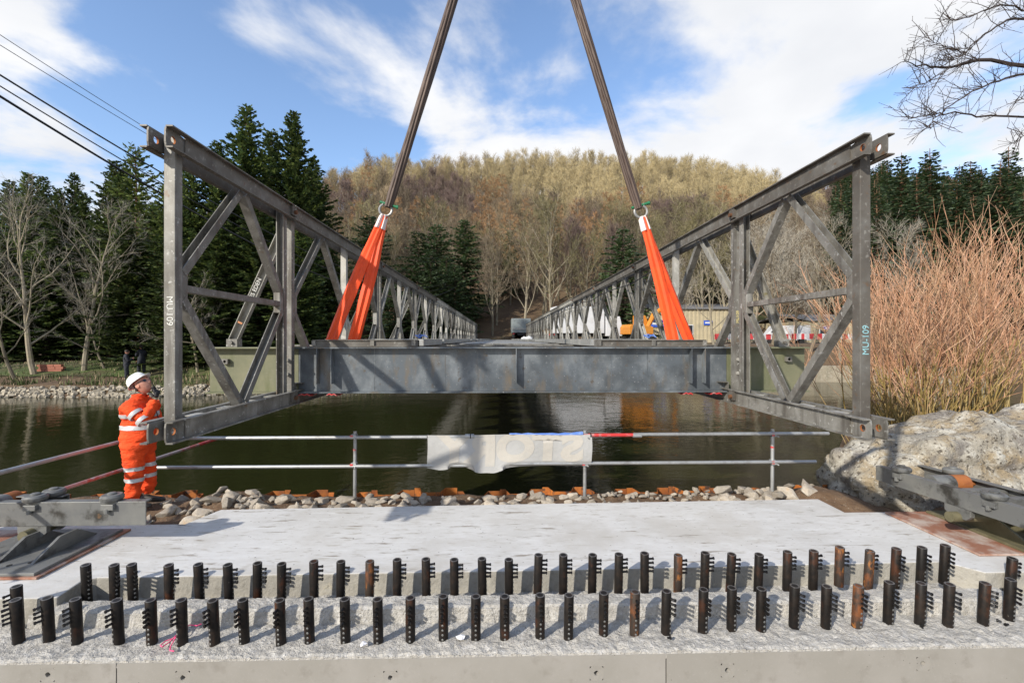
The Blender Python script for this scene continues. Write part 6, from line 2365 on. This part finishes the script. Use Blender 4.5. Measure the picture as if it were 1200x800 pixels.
cable(((0, 88), (190, 203)), 11.0, 0.022, 'thick black overhead cable, uppermost of the three thick ones', -0.7, -0.4)
cable(((0, 101), (190, 216)), 11.0, 0.016, 'black overhead cable, middle one of the three thick ones', 0, -0.5)
cable(((0, 113), (190, 230)), 11.0, 0.030, 'thick black twisted overhead cable, lowest of all', 0.7, -0.6)
cable(((0, 41), (172, 149)), 12.0, 0.009, 'thin grey overhead wire, highest of all', -0.5, 3.2)
cable(((0, 53), (172, 157)), 12.0, 0.009, 'thin grey overhead wire, second from the top', 0.3, 2.6)


# ------------------------------------------------------------------ far bank: buildings, machines, barriers
def gz(p):
    return ground_z(p.x, p.y)


def windows(parent, x0, n, dx, y, z, w=1.0, h=1.0):
    for i in range(n):
        f = MB()
        f.b2(x0 + i * dx, x0 + i * dx + w, y - 0.05, y + 0.03, z, z + h)
        fo = f.obj('window', M['white'], parent)
        g = MB()
        g.b2(x0 + i * dx + 0.08, x0 + i * dx + w - 0.08, y - 0.06, y - 0.052, z + 0.08, z + h - 0.08)
        g.obj('pane', M['glass'], fo)


def shed(label, px0, px1, pytop, w, depth, group, wins, signs=()):
    a, b_ = at(px0, 397, w), at(px1, 397, w)
    z0 = min(gz(a), gz(b_)) - 0.3
    zt = CAMZ + (397 - pytop) * w / F
    t = thing('industrial_shed', label, 'building', (0, 0, 0), 0, group)
    wl2 = MB()
    n = int((b_.x - a.x) / 0.5)
    prof = []
    for i in range(n):
        x = a.x + (b_.x - a.x) * i / n
        d = (b_.x - a.x) / n
        prof += [(x, 0.0), (x + d * 0.55, 0.0), (x + d * 0.62, 0.05), (x + d * 0.93, 0.05)]
    prof += [(b_.x, 0.0), (b_.x, depth), (a.x, depth)]
    wl2.extrude([(x, -y) for x, y in prof], (0, a.y, z0), (0, a.y, zt), right=(1, 0, 0))
    wl2.obj('wall', M['cream'], t)
    rf = MB()
    rf.extrude([(-0.3, 0), (depth / 2, 1.0), (depth + 0.3, 0), (depth + 0.3, 0.15), (depth / 2, 1.15), (-0.3, 0.15)], (a.x - 0.2, a.y, zt), (b_.x + 0.2, a.y, zt), right=(0, 1, 0))
    rf.obj('roof', M['slate'], t)
    for (x, z, ww, hh) in wins:
        f = MB()
        f.b2(x, x + ww, a.y - 0.06, a.y + 0.03, z, z + hh)
        fo = f.obj('window', M['white'], t)
        g = MB()
        g.b2(x + 0.1, x + ww - 0.1, a.y - 0.075, a.y - 0.062, z + 0.1, z + hh - 0.1)
        g.obj('pane', M['glass'], fo)
    for (px, py, ww, hh) in signs:
        p = at(px, py, w)
        s_ = MB()
        s_.box((p.x, a.y - 0.1, p.z), (ww, 0.06, hh))
        so_ = s_.obj('sign_board', M['bluesign'], t)
        q = MB()
        q.box((p.x, a.y - 0.135, p.z), (ww * 0.7, 0.01, hh * 0.3))
        q.obj('sign_stripe', M['white'], so_)
    return t


A_ = at(765, 397, 60)
shed('long cream metal-clad industrial building behind the right truss', 762, 874, 362, 60, 14, 'cream sheds on the right bank',
     [(A_.x + 2.0, 2.6, 1.2, 1.3), (A_.x + 4.0, 2.6, 1.2, 1.3), (A_.x + 9.5, 2.4, 1.6, 1.5)], ((767, 379, 0.9, 0.9), (777, 379, 0.7, 0.9), (830, 378, 1.1, 0.6)))
shed('smaller cream industrial building beside the right end post', 948, 1012, 376, 58, 12, 'cream sheds on the right bank', [(at(960, 390, 58).x, 2.4, 1.4, 1.2)], ((970, 384, 1.0, 0.4),))


def wheel(parent, x, y, z, r=0.5, w=0.3):
    t = MB()
    t.lathe((x - w / 2, y, z), [(r * 0.55, 0), (r * 0.95, 0.0), (r, w * 0.2), (r, w * 0.8), (r * 0.95, w), (r * 0.55, w)], 18, 'x')
    to = t.obj('wheel', M['rubber'], parent, True)
    h = MB()
    h.lathe((x - w / 2 + 0.02, y, z), [(0.0, 0), (r * 0.56, 0.0), (r * 0.56, w - 0.04), (0.0, w - 0.04)], 14, 'x')
    h.obj('rim', M['deck'], to)


def lorry(label, p, rz, L, H, boxm, name='box_lorry', flat=False):
    z0 = gz(p)
    t = thing(name, label, 'lorry', (p.x, p.y, z0), rz)
    b_ = MB()
    b_.b2(-1.22, 1.22, 0, L, 1.1, H)
    b_.obj('cargo_body', boxm, t, bevel=0.05)
    fr_ = MB()
    fr_.b2(-0.5, 0.5, -0.1, L + 1.9, 0.75, 1.09)
    fr_.obj('chassis', M['rubber'], t)
    c = MB()
    c.extrude([(L + 0.15, 0.8), (L + 2.0, 0.8), (L + 2.0, 1.9), (L + 1.75, 2.9), (L + 0.15, 2.95)], (-1.15, 0, 0), (1.15, 0, 0), right=(0, 1, 0))
    co = c.obj('cab', boxm, t, bevel=0.06)
    g = MB()
    g.extrude([(L + 2.012, 1.95), (L + 1.78, 2.8), (L + 1.76, 2.8), (L + 1.99, 1.95)], (-1.0, 0, 0), (1.0, 0, 0), right=(0, 1, 0))
    g.obj('windscreen', M['glass'], co)
    for x in (-1.0, 1.0):
        for y in (0.9, 2.0, L + 0.9):
            wheel(t, x, y, 0.5)
        lm = MB()
        lm.b2(x - 0.12, x + 0.12, -0.13, -0.09, 0.9, 1.05)
        lm.obj('tail_light', M['barred'], t)
    if flat:
        for k in range(5):
            MB().b2(-1.25, -1.2, 0.3 + k * (L - 0.6) / 4, 0.42 + k * (L - 0.6) / 4, 1.1, H).obj('body_rib', boxm, t)
        MB().b2(-1.2, 1.2, -0.06, -0.02, 1.55, 1.7).obj('tailgate_bar', M['deck'], t)
    return t


pl_ = at(677, 397, 46)
t_ = lorry('tall white box lorry seen through the right truss on the far bank', at(648, 397, 50), R(-82), 5.3, 3.9, M['white'])
t_ = lorry('blue-grey tipper lorry parked beyond the far end of the bridge', at(611, 397, 60.5), 0, 4.4, 2.95, M['greytruck'], 'tipper_lorry', True)

# excavator
p = at(748, 397, 48)
ex = thing('excavator', 'orange-yellow excavator on the far bank seen through the right truss', 'excavator', (p.x, p.y, gz(p)), R(-80))
for s in (-1, 1):
    tr_ = MB()
    pr_ = [(1.6 * math.cos(a) + (0.7 if math.cos(a) > 0 else -0.7) * 0, 0.45 + 0.42 * math.sin(a)) for a in np.linspace(0, 2 * math.pi, 24, endpoint=False)]
    tr_.extrude(pr_, (s * 0.85 - 0.25, 0, 0), (s * 0.85 + 0.25, 0, 0), right=(0, 1, 0))
    tr_.obj('track', M['rubber'], ex)
bd = MB()
bd.extrude([(-1.5, 1.0), (1.1, 1.0), (1.1, 1.75), (0.1, 1.9), (-1.3, 2.0), (-1.5, 1.7)], (-1.1, 0, 0), (1.1, 0, 0), right=(0, 1, 0))
bd.obj('body', M['yellowplant'], ex, bevel=0.05)
cb = MB()
cb.extrude([(-0.1, 1.75), (1.15, 1.75), (1.15, 2.3), (0.85, 2.95), (-0.1, 2.95)], (-1.08, 0, 0), (-0.1, 0, 0), right=(0, 1, 0))
co = cb.obj('cab', M['yellowplant'], ex, bevel=0.05)
gw = MB()
gw.extrude([(0.05, 1.9), (1.0, 1.9), (1.0, 2.3), (0.8, 2.8), (0.05, 2.8)], (-1.10, 0, 0), (-1.083, 0, 0), right=(0, 1, 0))
gw.obj('cab_window', M['glass'], co)
bo_ = MB()
bo_.tube([(0.2, 0.9, 1.7), (0.2, 1.6, 3.0), (0.2, 2.7, 3.75), (0.2, 3.9, 3.4)], [0.22, 0.27, 0.24, 0.16], 8)
bo_.obj('boom', M['yellowplant'], ex, True)
sk_ = MB()
sk_.tube([(0.2, 3.7, 3.65), (0.2, 4.1, 2.9), (0.2, 3.9, 1.6)], [0.13, 0.17, 0.1], 8)
sk_.obj('stick', M['yellowplant'], ex, True)
bk = MB()
bk.extrude([(3.6, 1.6), (4.2, 1.6), (4.3, 1.1), (3.9, 0.7), (3.3, 0.9), (3.5, 1.1)], (-0.3, 0, 0), (0.7, 0, 0), right=(0, 1, 0))
bk.obj('bucket', M['rust_dark'], ex)
rm_ = MB()
rm_.tube([(0.2, 1.9, 3.35), (0.2, 3.5, 3.75)], 0.07, 8)
rm_.obj('hydraulic_ram', M['shackle'], ex)

# white van
p = at(918, 397, 52)
vn_ = thing('parked_van', 'white parked van half hidden beyond the barriers right of the cream building', 'van', (p.x, p.y, gz(p)), R(75))
vb = MB()
vb.extrude([(-2.4, 0.35), (2.3, 0.35), (2.4, 0.95), (1.75, 1.15), (1.2, 1.95), (-2.35, 2.0), (-2.4, 1.8)], (-0.9, 0, 0), (0.9, 0, 0), right=(0, 1, 0))
vbo = vb.obj('body', M['white'], vn_, bevel=0.06)
for s in (-1, 1):
    q = MB()
    q.extrude([(0.4, 1.2), (1.5, 1.2), (1.1, 1.8), (0.4, 1.82)], (s * 0.905 - 0.006, 0, 0), (s * 0.905 + 0.006, 0, 0), right=(0, 1, 0))
    q.obj('side_window', M['glass'], vbo)
    for y in (-1.5, 1.5):
        wheel(vn_, s * 0.82, y, 0.34, 0.34, 0.2)

# red and white barriers along the far right bank
for i in range(11):
    px = 846 + i * 15
    p = at(px, 397, 45.5)
    t = thing('road_barrier', f'red and white plastic barrier, {ordinal(i + 1)} from the left along the far right bank', 'barrier', (p.x, p.y, gz(p)), 0, 'red and white barriers')
    bs = MB()
    for k in range(3):
        s_ = MB()
        s_.b2(-0.70 + k * 0.467, -0.70 + (k + 1) * 0.467 - 0.004, -0.04, 0.04, 0.42, 0.95)
        s_.obj('barrier_board', M['barred'] if (k + i) % 2 == 0 else M['barwhite'], t)
    for s in (-0.55, 0.55):
        f = MB()
        f.b2(s - 0.04, s + 0.04, -0.3, 0.3, -0.02, 0.08)
        f.b2(s - 0.03, s + 0.03, -0.035, 0.035, 0.08, 0.43)
        f.obj('foot', M['rubber'], t)
# quay wall under the right bank
qw = MB()
xa, xb = 17.5, 34.0
for k in range(24):
    x = xa + (xb - xa) * k / 24
    y = bank_y(x) - 0.15
    y2 = bank_y(x + 0.69) - 0.15
    v_ = [(x, y, -1.6), (x + 0.685, y2, -1.6), (x + 0.685, y2 + 0.5, -1.6), (x, y + 0.5, -1.6), (x, y, 0.15), (x + 0.685, y2, 0.15), (x + 0.685, y2 + 0.5, 0.15), (x, y + 0.5, 0.15)]
    qw.add(v_, [(0, 3, 2, 1), (4, 5, 6, 7), (0, 1, 5, 4), (1, 2, 6, 5), (2, 3, 7, 6), (3, 0, 4, 7)])
M['quay'] = mat('pale_quay_stone', (0.30, 0.26, 0.19), 0.9, 0, [('n', 1.5, (0.2, 0.18, 0.13), 0.45, 0.7), ('n', 7, (0.38, 0.34, 0.27), 0.5, 0.75)], ('n', 8, 0.6, 0.05))
tag(qw.obj('quay_wall', M['quay']), 'pale stone quay wall along the far right water edge', 'wall')

# left far bank: brick stack, low timber, cottage, caravan
p = at(60, 444, 28.5)
bs = thing('brick_stack', 'low stack of red bricks on the far bank between the two bare trees', 'brick stack', (p.x, p.y, gz(p) + 0.0), R(4))
bmb = MB()
bmb.box((0, 0, 0), (0.44, 0.2, 0.13))
bme = bmb.mesh('brick', M['brick'])
for r_ in range(3):
    for c in range(3 if r_ < 2 else 3):
        o = link('brick', bme, bs)
        o.location = (-0.5 + c * 0.46 + (0.1 if r_ % 2 else 0), 0, 0.1 + r_ * 0.14)
        o.rotation_euler = (0, 0, rng.uniform(-0.08, 0.08))
for i, (x0, w, lab) in enumerate(((108, 62, 'small white cottage with red brick base among the far-left firs'), (2, 60, 'white caravan at the far left behind the lawn'))):
    p = at(x0, 397, w)
    z = gz(p)
    t = thing('cottage' if i == 0 else 'caravan', lab, 'cottage' if i == 0 else 'caravan', (p.x, p.y, z), R(10))
    MB().b2(-2.3, 2.3, 0, 4, -0.2, 0.8).obj('base_wall', M['brick'] if i == 0 else M['rubber'], t)
    MB().b2(-2.3, 2.3, 0.02, 3.98, 0.802, 2.2).obj('wall', M['white'], t)
    rf = MB()
    rf.extrude([(-0.2, 2.2), (2, 3.0 if i == 0 else 2.5), (4.2, 2.2)], (-2.5, 0, 0), (2.5, 0, 0), right=(0, 1, 0))
    rf.obj('roof', M['slate'] if i == 0 else M['white'], t)
    windows(t, -1.7, 2, 2.2, 0.0, 1.1, 1.1, 0.8)

# people, bags and netting at the far end of the deck
for px, w, lab in ((623.5, 51, 'person in dark work clothes at the far deck end beside the right truss'),):
    p = at(px, 400, w)
    r_, b_, _ = person(lab, (p.x, p.y, TZ1 - 0.02), R(-90), M['darkcloth'], 1.0, 0.9, 'down')
    h_ = head_mesh(r_, (0.03, 0, 1.585), 0.0)
    hb = MB()
    hb.lathe((-0.012, 0, 0.03), [(0.098, -0.03), (0.1, 0.02), (0.085, 0.07), (0.05, 0.095), (0, 0.1)], 16)
    hb.obj('helmet', M['darkcloth'], h_, True)
    for s in (-1, 1):
        hand(b_, (0.05, s * 0.27, 0.82), (0.1, 0, -1), (0, -s, 0), s, M['glove'])
for i, (px, w, s_, lab) in enumerate(((614.5, 47, 0.3, 'crumpled white bag lying far along the deck, left one'), (620, 46, 0.36, 'crumpled white bag lying far along the deck, right one'))):
    p = at(px, 400, w)
    bm = bmesh.new()
    bmesh.ops.create_icosphere(bm, subdivisions=3, radius=1)
    for v in bm.verts:
        v.co = Vector((v.co.x, v.co.y * 0.7, max(-0.4, v.co.z * 0.8))) * s_ * (1 + 0.3 * fbm(v.co.x, v.co.y, v.co.z + i * 5, 2, 3))
    me = bpy.data.meshes.new('rubble_bag')
    bm.to_mesh(me)
    bm.free()
    me.materials.append(M['white'])
    o = link('rubble_bag', me)
    o.location = (p.x, p.y, TZ1 + 0.1)
    tag(o, lab, 'bag', 'white bags on the deck')
p = at(624, 402, 36)
gnm = MB()
n = 14
P = [(p.x + (i / n - 0.5) * 0.9, p.y + j * 0.35, TZ1 + 0.03 + 0.07 * abs(nz3(i * 0.4, j * 0.9, 0, 1)) + (0.05 if 0 < i < n else 0)) for j in range(5) for i in range(n + 1)]
P2 = [(a, b_, c - 0.03) for a, b_, c in P]
W2 = n + 1
q_ = [(j * W2 + i, j * W2 + i + 1, (j + 1) * W2 + i + 1, (j + 1) * W2 + i) for j in range(4) for i in range(n)]
gnm.add(P + P2, q_ + [tuple(len(P) + k for k in reversed(f)) for f in q_])
tag(gnm.obj('netting', M['greennet']), 'bright green netting folded on the deck beside the right truss', 'netting')
